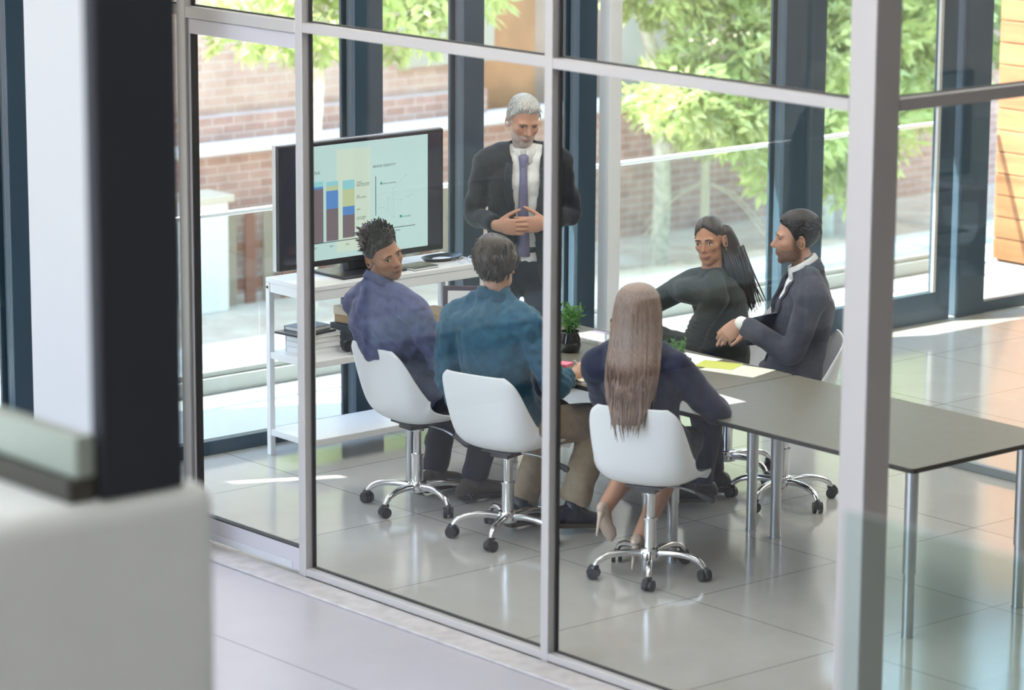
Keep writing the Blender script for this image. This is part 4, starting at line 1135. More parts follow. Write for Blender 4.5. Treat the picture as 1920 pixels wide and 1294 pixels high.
def body(F, skin, hands_fn, bare=(), stub=None, lipc=None, browc=(0.05, 0.03, 0.02), voxel=0.0042, brow_paint=0.6):
    mb = MB(); k = F.k
    torso(mb, F, -0.012, 0.96 * F.w, F.bow)
    hb = F.hw(V(0, -0.012, -0.055))
    mb.tube([F.J['neck'] - V(0, 0, 0.03), F.J['neck'] + (hb - F.J['neck']) * 0.45, hb, F.hw(V(0, -0.01, 0.0))], [0.062 * k, 0.054 * k, 0.053 * k, 0.05 * k], 18, sub=4)
    for s in 'RL':
        sleeve(mb, F, s, -0.004, 0.97)
        leg_tube(mb, F, s, -0.008 if s not in bare else 0.0, 1.0)
        A, K = F.J['an' + s], F.J['kn' + s]; ft = F.J['ft' + s]
        mb.tube([A, A + ft * 0.01 - V(0, 0, 0.035), A + ft * 0.10 + V(0, 0, F.J['footdrop'])], [0.036 * k, 0.030 * k, 0.018 * k], 12, sub=4)
    D, fs = sphere_dirs(88, 72)
    rr = head_radius(D, F.h)
    mb.add(F.hw(D * rr[:, None]), fs)
    for sg in (-1, 1):
        ec = V(0.0745 * sg, -0.014, -0.008)
        A1 = V(0.0075 * sg, -0.004, 0); A2 = V(0.004 * sg, 0.017, -0.004); A3 = V(0.001 * sg, -0.004, 0.031)
        mb.ell(F.hw(ec), F.hM @ A1, F.hM @ A2, F.hM @ A3, 14, 10)
        rim = []
        for a in np.linspace(-0.6, 3.9, 14):
            rim.append(F.hw(ec + V(0.010 * sg, 0, 0) + V(0.001 * sg, -0.002, 0.0) + V(0, -1, 0) * 0.017 * math.sin(a) * (1 if True else 0) + V(0, 0, 1) * 0.030 * math.cos(a)))
        mb.tube(rim, 0.0042 * F.hs, 8)
    hands_fn(mb)
    me = remesh(mb, voxel, 2)
    P = coords(me); q = F.hl(P)
    col = np.ones((len(P), 4)); base = np.array(skin)
    col[:, :3] = base
    x, y, z = q[:, 0], q[:, 1], q[:, 2]
    face = (y > 0.02) & (z > -0.14) & (z < 0.14) & (np.abs(x) < 0.1)
    def blend(w, c):
        w = np.clip(w, 0, 1)[:, None]; col[:, :3] = col[:, :3] * (1 - w) + np.array(c) * w
    # cheeks, nose and ears are a little redder
    blend(0.25 * np.exp(-(((np.abs(x) - 0.042) / 0.02) ** 2 + ((z + 0.028) / 0.02) ** 2)) * (y > 0.03), base * np.array((1.1, 0.78, 0.72)))
    if stub:
        c, amt, lo = stub
        jawm = sstep(-0.026 - 0.012 * sstep(0.02, 0.05, y), -0.058, z) * sstep(-0.03, -0.012, y) * (z > -0.135) * (np.linalg.norm(q, axis=1) < 0.155)
        side = sstep(0.048, 0.060, np.abs(x)) * sstep(-0.016, -0.006, y) * sstep(0.036, 0.012, y) * sstep(0.035, 0.0, z) * (z > -0.12) * (np.linalg.norm(q, axis=1) < 0.14)
        m_ = np.maximum(jawm, side)
        m_ = m_ * (1 - np.exp(-((x / 0.022) ** 2 + ((z + 0.067) / 0.009) ** 2)) * (y > 0.07))
        m_ *= 0.85 + 0.15 * np.sin(x * 900 + 3 * np.sin(z * 700)) * np.sin(z * 1100)
        blend(m_ * amt, c)
    lip = np.exp(-(np.maximum(np.abs(x) - 0.008, 0) / 0.011) ** 2 - ((z + 0.0672) / 0.0085) ** 2) * (y > 0.074)
    blend(lip * 0.75, lipc if lipc is not None else base * np.array((0.85, 0.52, 0.5)))
    mouth = np.exp(-(np.abs(x) / 0.021) ** 4 - ((z + 0.0672) / 0.0022) ** 2) * (y > 0.074)
    blend(mouth * 0.7, base * 0.2)
    nost = np.exp(-((np.abs(x) - 0.008) / 0.0035) ** 2 - ((z + 0.041) / 0.003) ** 2) * (y > 0.08)
    blend(nost * 0.7, base * 0.2)
    ca = me.color_attributes.new('Col', 'FLOAT_COLOR', 'POINT')
    ca.data.foreach_set('color', col.astype('f').ravel())
    b = link('body', me, MT['skin'], F.root)
    # eyes, lids, brows
    for sg in (-1, 1):
        ex, ez = 0.031 * sg, 0.001
        ys = 0.06
        for yy in np.linspace(0.11, 0.04, 141):
            if head_sdf(V(ex, yy, ez)[None, :], F.h)[0] < 0: ys = yy; break
        c = V(ex, ys - 0.0015, ez)
        gz = getattr(F, 'gaze', V(0, 1, 0))
        m = MB(); m.ell(F.hw(c), F.hM @ V(0.0140, -0.0035 * sg, 0), F.hM @ V(0.001 * sg, 0.0052, 0), F.hM @ V(0, 0, F.eye_open), 18, 12)
        ce = c + V(0, 0.0036, 0) + V(gz[0] * 0.006, 0, gz[2] * 0.003)
        m.ell(F.hw(ce), F.hM @ V(0.0066, 0, 0), F.hM @ V(0, 0.0026, 0), F.hM @ V(0, 0, min(0.0058, F.eye_open * 0.97)), 14, 8, 1)
        m.build('eye', [MT['eye'], MT['iris']], b, smooth=True)
        lid = [F.hw(c + V(0.0158 * t, 0.0052 * (1 - t * t) - 0.0035 * t * sg * sg * 0 - 0.0035 * abs(t) * 0.6, (F.eye_open + 0.0006) * (1 - t * t))) for t in np.linspace(-1, 1, 9)]
        MB().tube(lid, [0.0007] + [0.0016] * 7 + [0.0007], 6).build('eyelash', mat('lash', tuple(x_ * 0.5 for x_ in browc), 0.7) if 'lash' not in MT else MT['lash'], b, smooth=True)
        bp = []
        for t in np.linspace(0, 1, 9):
            xx = (0.012 + 0.036 * t) * sg; zz = 0.0215 + F.brow_lift + 0.006 * math.sin(t * 2.3) - 0.004 * t
            yv = 0.05
            for yy in np.linspace(0.11, 0.03, 161):
                if head_sdf(V(xx, yy, zz)[None, :], F.h)[0] < 0: yv = yy; break
            bp.append(F.hw(V(xx, yv - 0.0005, zz)))
        MB().tube(bp, [(0.0018, 0.0026)] + [(0.0020, 0.0036)] * 5 + [(0.0018, 0.003), (0.0015, 0.002), (0.001, 0.001)], 8, sides=[F.hM @ V(0, 1, 0)] * 9).build('eyebrow', mat('brow hair', browc, 0.8), b, smooth=True)
    return b

def hairline(y, x=0.0, front=0.072, temple=0.045, side=0.012, back=-0.065, peak=0.0):
    ys = [-0.12, -0.075, -0.05, -0.028, -0.006, 0.012, 0.035, 0.055, 0.07, 0.12]
    zs = [back, back, back + 0.01, -0.030, side, side + 0.004, temple, front - 0.006, front, front]
    return np.interp(y, ys, zs) + peak * np.exp(-(x / 0.022) ** 2) * (y > 0.05) - peak * 0.6 * sstep(0.02, 0.06, np.abs(x)) * (y > 0.03)
def hair_cap(F, m, thick=0.014, top=0.012, noise_=0.003, line=None, seed=1, strands=200, slen=0.035, srad=0.0035, flow=None, nu=96, nv=80, name='hair', lumps=26.0, fade=1.0, hug=0.0, lift=1.0):
    rg = np.random.default_rng(seed)
    D, fs = sphere_dirs(nu, nv)
    h = dict(F.h); rr = head_radius(D, h)
    P = D * rr[:, None]
    line = line or {}
    hz = hairline(P[:, 1], P[:, 0], **line)
    inside = sstep(-0.004, 0.016, P[:, 2] - hz)
    fade_ = sstep(-0.03, 0.055, P[:, 2]) * (1 - fade) + fade if fade < 1 else 1.0
    s = np.zeros(len(P))
    for k in range(8):
        d = unit(rg.normal(size=3)) * lumps * (0.7 + rg.random() * 1.6)
        s += np.sin(P @ d + 6 * rg.random())
    t = inside * fade_ * (thick + top * sstep(0.045, 0.10, P[:, 2]) + noise_ * s * 0.6) - 0.006 * (1 - inside)
    mb = MB(); mb.add(F.hw(P + D * t[:, None]), fs)
    cand = np.where((inside > 0.75) & ((P[:, 2] > 0.035) | (fade >= 1)))[0]
    for i in rg.choice(cand, size=strands):
        p = P[i] + D[i] * t[i] * 0.72
        fl = flow(P[i], D[i], rg) if flow else unit(np.cross(D[i], V(1, 0, 0)))
        fl = unit(fl + rg.normal(size=3) * 0.25); fl = unit(fl - D[i] * max(0.0, fl @ D[i]) * hug)
        ln = slen * (0.6 + 0.8 * rg.random())
        q1 = p + fl * ln * 0.5 + D[i] * t[i] * 0.35 * lift; q2 = p + fl * ln + D[i] * (t[i] * 0.3 * lift - ln * ln * 4.0 * hug)
        mb.tube([F.hw(p - fl * 0.006), F.hw(p + D[i] * 0.003), F.hw(q1), F.hw(q2)], [srad, srad * 1.2, srad * 0.8, srad * 0.15], 5, sub=2)
    return mb.build(name, m, F.root, smooth=True)

def collar(F, m, r=0.062, h=0.038, spreadz=0.055, name='collar', gap=0.30, lean=0.0, dropb=0.0, thick=0.0022, fold=True, parent=None, up=0.0):
    """folded shirt collar around the neck"""
    N = F.J['neck']; ax = unit(F.hw(V(0, -0.012, -0.06)) - N); fw = unit(F.cf - ax * (F.cf @ ax)); rt = np.cross(fw, ax)
    n = 30; rows = []
    for j in range(n + 1):
        t = -1 + 2 * j / n; a = math.pi * t * (1 - gap / math.pi / 2)         # 0 at the nape
        dirv = -fw * math.cos(a) + rt * math.sin(a); fr = 0.5 - 0.5 * math.cos(a)
        tilt = -0.030 * fr
        b0 = N + dirv * (r + 0.006 * fr) + ax * (0.0 + tilt - 0.01)
        b1 = N + dirv * (r - 0.004) + ax * (h + up + tilt * 0.9)
        b2 = N + dirv * (r + 0.004) + ax * (h + up + tilt * 0.9)
        b3 = N + dirv * (r + 0.013 + 0.010 * fr) + ax * (h * 0.10 + up + tilt - spreadz * fr ** 6 * 0.8 - dropb)
        rows.append([b0, b1, b2, b3])
    mb = MB(); vs = [p for rw in rows for p in rw]; fs = []
    for j in range(n):
        for k in range(3): fs.append((j * 4 + k, j * 4 + k + 1, (j + 1) * 4 + k + 1, (j + 1) * 4 + k))
    mb.add(vs, fs)
    o = mb.build(name, m, parent or F.root, smooth=True)
    so = o.modifiers.new('thickness', 'SOLIDIFY'); so.thickness = thick; so.offset = 1
    return o

def shoe(F, s, m_up, m_sole, name='shoe', L=0.275, toe_drop=None, laces=None, ht=0.075):
    A = F.J['an' + s]; ft = F.J['ft' + s]; fl = unit(V(ft[0], ft[1], ft[2])); upv = unit(np.cross(np.cross(fl, V(0, 0, 1)), fl)); sd = np.cross(fl, upv)
    base = A - upv * (ht + 0.008)
    secs = [(-0.072, 0.030, 0.034), (-0.055, 0.036, 0.046), (0.0, 0.038, 0.052), (0.05, 0.040, 0.042), (0.10, 0.046, 0.033), (0.15, 0.046, 0.027), (0.185, 0.034, 0.019), (0.198, 0.016, 0.011)]
    mb = MB()
    mb.tube([base + fl * x + upv * (hh + 0.012) for x, w_, hh in secs], [(w_, hh) for x, w_, hh in secs], 18, sub=3, sides=[sd] * len(secs))
    mb.tube([base + upv * 0.07, base + upv * (ht + 0.03)], [0.042, 0.040], 14, sub=2)
    o = mb.build(name, m_up, F.root, smooth=True)
    sm = MB()
    out = [(-0.085, 0.0), (-0.078, 0.030), (-0.05, 0.038), (0.0, 0.037), (0.06, 0.043), (0.12, 0.050), (0.17, 0.044), (0.20, 0.026), (0.212, 0.0)]
    ring = [base + fl * x + sd * y for x, y in out] + [base + fl * x - sd * y for x, y in out[1:-1][::-1]]
    sm.poly(ring[::-1], upv * 0.022)
    sm.build('sole', m_sole, o, bevel=0.004)
    if laces is not None:
        lm = MB()
        for k in range(4):
            x = 0.045 + 0.02 * k; zz = 0.094 - 0.010 * k - 0.006
            lm.tube([base + fl * x + sd * 0.022 + upv * (zz - 0.012), base + fl * (x + 0.004) + upv * zz, base + fl * x - sd * 0.022 + upv * (zz - 0.012)], 0.0022, 6, sub=3)
        lm.build('laces', laces, o, smooth=True)
    return o
def pen(p, d, L=0.14, m=None, label=None):
    d = unit(d); p = V(*p)
    return tag(MB().tube([p, p + d * L * 0.1, p + d * L], [0.0015, 0.0042, 0.0042], 10).build('pen', m or MT['white'], smooth=True), label, 'pen')
T_ = V(0.7587, -0.6514, 0); R_ = V(0.651, 0.759, 0); Z_ = V(0, 0, 1)
# ---------------------------------------------------------------- standing man in the dark suit
def setup(F, k=1.0, w=1.0, bow=0.0, eye_open=0.0056, brow_lift=0.0, seated=True):
    F.k = k; F.w = w; F.bow = bow; F.eye_open = eye_open; F.brow_lift = brow_lift; F.cf = F.f; F.seated = F.J == {} and seated
    F.J.setdefault('footdrop', -0.062)
def add_joints(F, **j):
    for a, b in j.items(): F.J[a] = np.asarray(b, float) if not np.isscalar(b) else b

def cut_front(me, F, xc, wfun, zlo, zhi, fr=None, ct=0.02, cmax=0.26):
    """open a jacket along the front"""
    P = coords(me); 
    q = fr(P) if fr else F.loc(P)
    bm = bmesh.new(); bm.from_mesh(me); bm.verts.ensure_lookup_table()
    kill = []
    for f in bm.faces:
        c = np.mean([q[v.index] for v in f.verts], axis=0)
        if zlo < c[2] < zhi and ct < c[1] < cmax and abs(c[0] - xc(c[2])) < wfun(c[2]): kill.append(f)
    bmesh.ops.delete(bm, geom=kill, context='FACES')
    bd = [v for v in bm.verts if v.is_boundary]
    for _ in range(4): bmesh.ops.smooth_vert(bm, verts=bd, factor=0.5, use_axis_x=True, use_axis_y=True, use_axis_z=True)
    bm.to_mesh(me); bm.free(); me.update()
def drape(me, F, rows, m, name, off=0.004, th=0.003, frm=None, parent=None):
    """lay a strip onto the front of a garment; rows = list of [(x, z), ...] in the body frame"""
    bvh = BVHTree.FromPolygons([tuple(p) for p in coords(me)], [tuple(f.vertices) for f in me.polygons])
    toW = frm or (lambda x, y, z: F.L(x, y, z))
    d = toW(0, -1, 0) - toW(0, 0, 0); G = []
    last = None
    for rw in rows:
        o = []
        for (x, z) in rw:
            p = toW(x, 0.6, z)
            hit = bvh.ray_cast(Vector(p), Vector(d), 1.2)
            if hit[0] is None: o.append(None)
            else: o.append(np.array(hit[0]) - unit(d) * off)
        G.append(o)
    nr, nc = len(G), len(G[0])
    ok = [[g is not None for g in r] for r in G]
    for i in range(nr):
        for j in range(nc):
            if G[i][j] is None:
                best = None
                for a in range(nr):
                    for b in range(nc):
                        if ok[a][b]:
                            dd = abs(a - i) + abs(b - j) * 0.9
                            if best is None or dd < best[0]: best = (dd, a, b)
                if best is None: return None
                yv = (G[best[1]][best[2]] - toW(0, 0, 0)) @ unit(toW(0, 1, 0) - toW(0, 0, 0))
                G[i][j] = toW(rows[i][j][0], yv, rows[i][j][1])
    vs = [p for r in G for p in r]; fs = [(i * nc + j, i * nc + j + 1, (i + 1) * nc + j + 1, (i + 1) * nc + j) for i in range(nr - 1) for j in range(nc - 1)]
    mb = MB().add(vs, fs)
    o = mb.build(name, m, parent or F.root, smooth=True)
    so = o.modifiers.new('thickness', 'SOLIDIFY'); so.thickness = th; so.offset = 0
    return o

suit = cloth('charcoal suit wool', (0.016, 0.018, 0.024), scale=60)
suit2 = cloth('charcoal lapel wool', (0.020, 0.024, 0.032), scale=60)
shirtw = cloth('white cotton shirt', (0.78, 0.77, 0.74), 0.04)
tie_m = mat('violet grey silk tie', (0.17, 0.15, 0.26), 0.45, var=0.08, scale=90)
trous = cloth('dark navy trousers', (0.012, 0.015, 0.026))
leather = mat('black shoe leather', (0.015, 0.014, 0.015), 0.3)
rubber = mat('dark rubber sole', (0.03, 0.028, 0.026), 0.8)

F = Fig((-2.85, 2.72, 0), T_, 'standing man in a dark suit with grey hair and a short beard, hands clasped')
setup(F, 1.0, 1.0, 0.01, 0.0040, -0.004, False)
L = F.L
add_joints(F, hip=L(0, 0.0, 0.94), neck=L(-0.005, 0.01, 1.492), shR=L(0.192, 0.0, 1.435), shL=L(-0.197, 0.0, 1.44),
           elR=L(0.262, -0.015, 1.155), elL=L(-0.262, -0.01, 1.165), wrR=L(0.135, 0.205, 1.135), wrL=L(-0.13, 0.205, 1.155),
           hpR=L(0.09, 0, 0.92), hpL=L(-0.09, 0, 0.92), knR=L(0.115, 0.03, 0.50), knL=L(-0.115, 0.03, 0.50), anR=L(0.125, -0.02, 0.085), anL=L(-0.125, -0.02, 0.085),
           ftR=unit(F.f + F.r * 0.25), ftL=unit(F.f - F.r * 0.25))
face = unit(T_ * 1.0 + R_ * 0.36 - Z_ * 0.36)
F.set_head(L(-0.004, 0.045, 1.668), face, tilt=3, scale=1.02, jaw=1.0, nose=1.1)
F.gaze = V(0.0, 1, 0.3)
def hands1(mb):
    hand(mb, F.J['wrR'] + F.f * 0.012, -F.r * 1.0 + F.f * 0.42 + V(0, 0, -0.04), -F.f - F.r * 0.2, V(0, 0, 1), (0.50, 0.50, 0.52, 0.55), (0.75, 0.25), 1.12, 0.07, r=0.0092)
    hand(mb, F.J['wrL'] + V(0, 0, -0.012), F.r * 1.0 + F.f * 0.27 + V(0, 0, -0.02), -F.f + F.r * 0.2, V(0, 0, 1), (0.25, 0.25, 0.25, 0.25), (0.75, 0.25), 1.12, 0.05, r=0.0092)
body(F, (0.50, 0.255, 0.165), hands1, stub=((0.52, 0.48, 0.45), 0.75, 0), browc=(0.16, 0.12, 0.09))
# hair: short, swept back and to the side
def flow_short(p, d, rg):
    f = V(0.35, 1.0, 0.25) if p[1] > 0.02 and p[2] > 0.05 else V(0.1, -0.5, -1.0)
    return unit(f - d * (f @ d))
hair_cap(F, hair_mat('silver grey hair', (0.42, 0.41, 0.38)), 0.010, 0.016, 0.0025, dict(front=0.073), seed=4, strands=420, slen=0.026, srad=0.0036, flow=flow_short, hug=1.0, lift=0.6)
# clothes
mb = MB(); torso(mb, F, 0.008, 1.0, F.bow); me = remesh(mb, 0.009, 4, 'shirt'); folds(me, 0.003, 70, 3); shirt_me = me.copy()
link('shirt', me, shirtw, F.root)
collar(F, shirtw, 0.068, 0.036, 0.055, gap=0.36, up=0.014)
rows = []
for t in np.linspace(0, 1, 16):
    z = 1.462 - t * 0.51; wv = 0.017 + 0.020 * t if t > 0.10 else 0.024 - 0.05 * t
    rows.append([(-0.005 - wv, z), (-0.005, z), (-0.005 + wv, z)])
drape(shirt_me, F, rows, tie_m, 'tie', 0.010, 0.006)
MB().tube([L(-0.005, 0.094, 1.484), L(-0.005, 0.100, 1.468), L(-0.005, 0.106, 1.438)], [(0.027, 0.014), (0.026, 0.015), (0.016, 0.011)], 16, sub=4, sides=[F.r] * 3).build('tie_knot', tie_m, F.root, smooth=True)
mb = MB()
for s in 'RL': leg_tube(mb, F, s, 0.018, 1.0, 0.016)
mb.tube([L(0, 0, 0.99), L(0, 0, 0.93), L(0, 0.0, 0.86)], [(0.160, 0.118), (0.172, 0.125), (0.16, 0.115)], 26, sub=4, sides=[F.r] * 3)
me = remesh(mb, 0.009, 4, 'trousers'); folds(me, 0.005, 40, 6); link('trousers', me, trous, F.root)
MB().tube([L(0.158 * math.cos(a), 0.122 * math.sin(a), 0.985) for a in np.linspace(0, 2 * math.pi, 36)], [(0.004, 0.016)] * 36, 8, cap=None, sides=[L(math.cos(a), math.sin(a), 0) - L(0, 0, 0) for a in np.linspace(0, 2 * math.pi, 36)]).build('belt', leather, F.root, smooth=True)
mb = MB(); torso(mb, F, 0.024, 1.03, F.bow, 1.06)
mb.tube([L(0, 0, 1.20), L(0, 0, 1.0), L(0, -0.005, 0.86), L(0, -0.005, 0.775)], [(0.180, 0.135), (0.190, 0.146), (0.205, 0.158), (0.212, 0.165)], 28, sub=5, cap='flat', sides=[F.r] * 4)
for s in 'RL': sleeve(mb, F, s, 0.013, 0.965, 0.006)
me = remesh(mb, 0.009, 4, 'jacket'); folds(me, 0.006, 42, 9); folds(me, 0.002, 100, 10)
wf = lambda z: np.interp(z, [0.72, 0.86, 0.98, 1.10, 1.22, 1.36, 1.46, 1.52], [0.12, 0.072, 0.050, 0.046, 0.056, 0.072, 0.070, 0.085])
xcf = lambda z: -0.018
cut_front(me, F, xcf, wf, 0.70, 1.60)
link('jacket', me, suit, F.root).modifiers.new('thickness', 'SOLIDIFY').thickness = 0.006
for sg in (1, -1):
    rows = []
    for t in np.linspace(0, 1, 18):
        z = 1.445 - t * 0.63
        wl = np.interp(t, [0, 0.16, 0.20, 0.24, 0.55, 0.62, 1.0], [0.045, 0.062, 0.048, 0.070, 0.016, 0.014, 0.014])
        x0 = xcf(z) + sg * (wf(z) - 0.012)
        rows.append([(x0 + sg * wl * u, z + (0.012 * u if t < 0.3 else 0)) for u in (0, 0.33, 0.66, 1.0)])
    drape(me, F, rows, suit2, 'lapel', 0.007, 0.005)
collar(F, suit2, 0.078, 0.022, 0.0, 'jacket_collar', gap=2.4, dropb=0.030, thick=0.004, up=0.012)
MB().box((0, 0, 0), (0.001, 0.001, 0.001))
# folded white pocket square edge
p = L(0.125, 0.158, 1.205)
for s in 'RL': shoe(F, s, leather, rubber)

# ---------------------------------------------------------------- man in the blue-purple shirt
F = Fig((-1.79, 1.05, 0), (0.06, 1.0), 'young man in a blue-purple shirt seated at the laptop, looking back over his shoulder')
setup(F, 1.0, 1.0, 0.03, 0.0062, 0.001)
add_joints(F, hip=(-1.790, 1.110, 0.545), neck=(-1.785, 0.885, 1.130), shR=(-1.600, 0.955, 1.045), shL=(-1.965, 0.905, 1.03),
           elR=(-1.575, 1.10, 0.80), elL=(-2.02, 1.10, 0.80), wrR=(-1.80, 1.31, 0.79), wrL=(-2.02, 1.36, 0.79),
           hpR=(-1.700, 1.120, 0.530), hpL=(-1.880, 1.120, 0.530), knR=(-1.63, 1.48, 0.52), knL=(-1.97, 1.48, 0.52), anR=(-1.68, 1.40, 0.10), anL=(-1.93, 1.35, 0.10),
           ftR=unit(V(0.10, 1, 0)), ftL=unit(V(-0.1, 1, 0)))
F.shift(-0.076, 0.07, -0.02)
face = unit(V(0.99, -0.02, -0.10))
F.set_head((-1.765, 0.905, 1.300), face, tilt=-20, scale=0.99, jaw=0.98, nose=1.0)
F.gaze = V(0.15, 1, 0.1); F.cf = unit(V(0.5, 0.85, 0))
def hands2(mb):
    hand(mb, F.J['wrR'], V(-0.35, 1, 0.02), V(0, 0, -1), V(-1, 0, 0), (0.35, 0.35, 0.4, 0.4), (0.6, 0.3), 1.0)
    hand(mb, F.J['wrL'], V(0.15, 1, 0.02), V(0, 0, -1), V(1, 0, 0), (0.35, 0.35, 0.4, 0.4), (0.6, 0.3), 1.0)
body(F, (0.40, 0.185, 0.10), hands2, stub=((0.12, 0.07, 0.045), 0.30, 0), browc=(0.02, 0.012, 0.008))
def flow_quiff(p, d, rg):
    f = V(0.1, 0.55, 0.95) if p[2] > 0.04 and p[1] > -0.02 else V(0, -0.75, -0.15)
    return unit(f - d * (f @ d) * 0.35)
hair_cap(F, hair_mat('dark brown short hair', (0.035, 0.022, 0.016)), 0.008, 0.026, 0.004, dict(front=0.066, side=0.004), seed=8, strands=380, slen=0.030, srad=0.0042, flow=flow_quiff, lumps=34, fade=0.35)
sh1 = cloth('blue violet cotton shirt', (0.095, 0.105, 0.20), 0.15, 30)
def seated_shirt(F, m, seed, g=0.022, ends=(0.97, 0.97), fold_amp=0.006, w=1.0, tail=0.0, cuff=0.0):
    mb = MB(); torso(mb, F, g, F.w * w, F.bow, 1.05)
    for s, e in zip('RL', ends): sleeve(mb, F, s, g * 0.85, e, cuff)
    if tail: mb.tube([F.J['hip'] + Z_ * 0.08, F.J['hip'] - Z_ * tail], [(0.19 * F.w, 0.15), (0.195 * F.w, 0.15)], 24, sub=3, sides=[F.r] * 2)
    me = remesh(mb, 0.009, 3, 'shirt'); folds(me, fold_amp * 1.8, 50, seed); folds(me, fold_amp * 0.8, 110, seed + 1)
    return link('shirt', me, m, F.root)
seated_shirt(F, sh1, 21)
collar(F, sh1, 0.072, 0.038, 0.045, gap=0.5, up=0.036)
def seated_trousers(F, m, seed, g=0.018, end=0.97, hem=0.010):
    mb = MB()
    for s in 'RL': leg_tube(mb, F, s, g, end, hem, thigh=0.082)
    mb.tube([F.J['hip'] + Z_ * 0.11, F.J['hip'] - Z_ * 0.075], [(0.160 * F.w, 0.120), (0.172 * F.w, 0.130)], 24, sub=4, cap='flat', sides=[F.r] * 2)
    me = remesh(mb, 0.009, 3, 'trousers'); folds(me, 0.007, 44, seed)
    return link('trousers', me, m, F.root)
seated_trousers(F, trous, 31)
suede = mat('grey brown suede', (0.12, 0.10, 0.085), 0.9, var=0.15, scale=40)
for s in 'RL': shoe(F, s, suede, rubber, laces=MT['castor'])

# ---------------------------------------------------------------- man in the teal shirt, seen from behind
F = Fig((-1.04, 1.0, 0), (-0.08, 1.0), 'man in a teal shirt and tan trousers seen from behind, writing at the table')
setup(F, 1.02, 1.04, 0.03)
add_joints(F, hip=(-1.047, 1.085, 0.545), neck=(-1.04, 0.985, 1.165), shR=(-0.848, 1.035, 1.065), shL=(-1.225, 0.905, 1.055),
           elR=(-0.770, 1.125, 0.80), elL=(-1.285, 0.915, 0.785), wrR=(-0.875, 1.345, 0.80), wrL=(-1.245, 0.985, 0.60),
           hpR=(-0.957, 1.095, 0.530), hpL=(-1.137, 1.095, 0.530), knR=(-0.885, 1.50, 0.535), knL=(-1.15, 1.47, 0.52), anR=(-0.90, 1.36, 0.115), anL=(-1.13, 1.235, 0.10),
           ftR=unit(V(0.12, 1, -0.12)), ftL=unit(V(0.05, 1, 0)))
F.shift(-0.10, 0.085, -0.02)
F.set_head((-1.045, 1.005, 1.335), unit(V(-0.55, 0.85, -0.12)), tilt=4, scale=1.02)
F.cf = unit(V(-0.15, 1, 0))
def hands3(mb):
    hand(mb, F.J['wrR'], V(0.05, 1, 0.12), V(-0.75, 0, -0.65), V(-0.6, 0.2, 0.75), (1.0, 1.15, 1.25, 1.3), (0.5, 0.6), 1.0)
    hand(mb, F.J['wrL'], V(0.25, 0.4, -1), V(1, 0, 0), V(0, 1, 0.3), (0.5, 0.55, 0.6, 0.7), (0.4, 0.3), 1.0)
body(F, (0.52, 0.29, 0.19), hands3, browc=(0.04, 0.025, 0.015))
def flow_back(p, d, rg):
    f = V(0.15, -0.3, -1.0)
    return unit(f - d * (f @ d) * 0.8)
hair_cap(F, hair_mat('brown wavy hair', (0.042, 0.026, 0.018)), 0.020, 0.012, 0.006, dict(back=-0.092, side=-0.012), seed=12, strands=460, hug=0.8, lift=0.7, slen=0.034, srad=0.0055, flow=flow_back, lumps=30)
sh2 = cloth('deep teal denim shirt', (0.022, 0.088, 0.140), 0.18, 30)
seated_shirt(F, sh2, 41, 0.024, (0.62, 0.90), 0.006, 1.02)
collar(F, sh2, 0.074, 0.034, 0.045, gap=0.5, dropb=0.012, up=0.036)
tan = cloth('tan chino cotton', (0.33, 0.25, 0.165), 0.12, 30)
seated_trousers(F, tan, 51, 0.020, 0.93, 0.014)
navy_s = mat('navy blue leather', (0.018, 0.024, 0.042), 0.35)
for s in 'RL': shoe(F, s, navy_s, mat('tan welt sole', (0.06, 0.045, 0.03), 0.6), laces=MT['castor'])
pen(F.J['wrR'] + V(-0.05, 0.12, -0.035), V(0.15, -0.55, 0.5), 0.14, MT['white'], 'white pen in the hand of the man in the teal shirt')

# ---------------------------------------------------------------- woman with long hair, seen from behind
F = Fig((-0.11, 1.10, 0), (-0.60, 0.80), 'woman with very long light brown hair and a navy jacket seen from behind')
setup(F, 0.95, 0.92, 0.02)
add_joints(F, hip=(-0.125, 1.175, 0.545), neck=(-0.12, 1.055, 1.085), shR=(0.015, 1.165, 1.000), shL=(-0.255, 0.945, 0.995),
           elR=(0.085, 1.36, 0.785), elL=(-0.38, 1.12, 0.80), wrR=(-0.14, 1.50, 0.80), wrL=(-0.34, 1.36, 0.80),
           hpR=(-0.055, 1.225, 0.530), hpL=(-0.185, 1.125, 0.530), knR=(-0.27, 1.50, 0.54), knL=(-0.40, 1.38, 0.52), anR=(-0.20, 1.17, 0.16), anL=(-0.36, 1.10, 0.28),
           ftR=unit(V(-0.35, 0.75, -0.55)), ftL=unit(V(-0.30, 0.55, -0.75)), footdrop=-0.02)
F.shift(-0.11, 0.075, -0.02)
F.set_head((-0.12, 1.065, 1.245), unit(V(-0.60, 0.80, -0.12)), tilt=0, scale=0.95)
def hands4(mb):
    hand(mb, F.J['wrR'], V(-0.4, 0.9, 0), V(0, 0, -1), V(-1, 0, 0), (0.4, 0.4, 0.45, 0.5), (0.6, 0.3), 0.9)
    hand(mb, F.J['wrL'], V(0.3, 0.95, 0), V(0, 0, -1), V(1, 0, 0), (0.4, 0.4, 0.45, 0.5), (0.6, 0.3), 0.9)
body(F, (0.52, 0.27, 0.17), hands4, bare='RL', browc=(0.15, 0.09, 0.05))
lb = hair_mat('light brown straight hair', (0.235, 0.155, 0.115), 0.5)
lb2 = lb
hair_cap(F, lb, 0.012, 0.004, 0.001, dict(back=-0.13, side=-0.02), seed=15, strands=0)
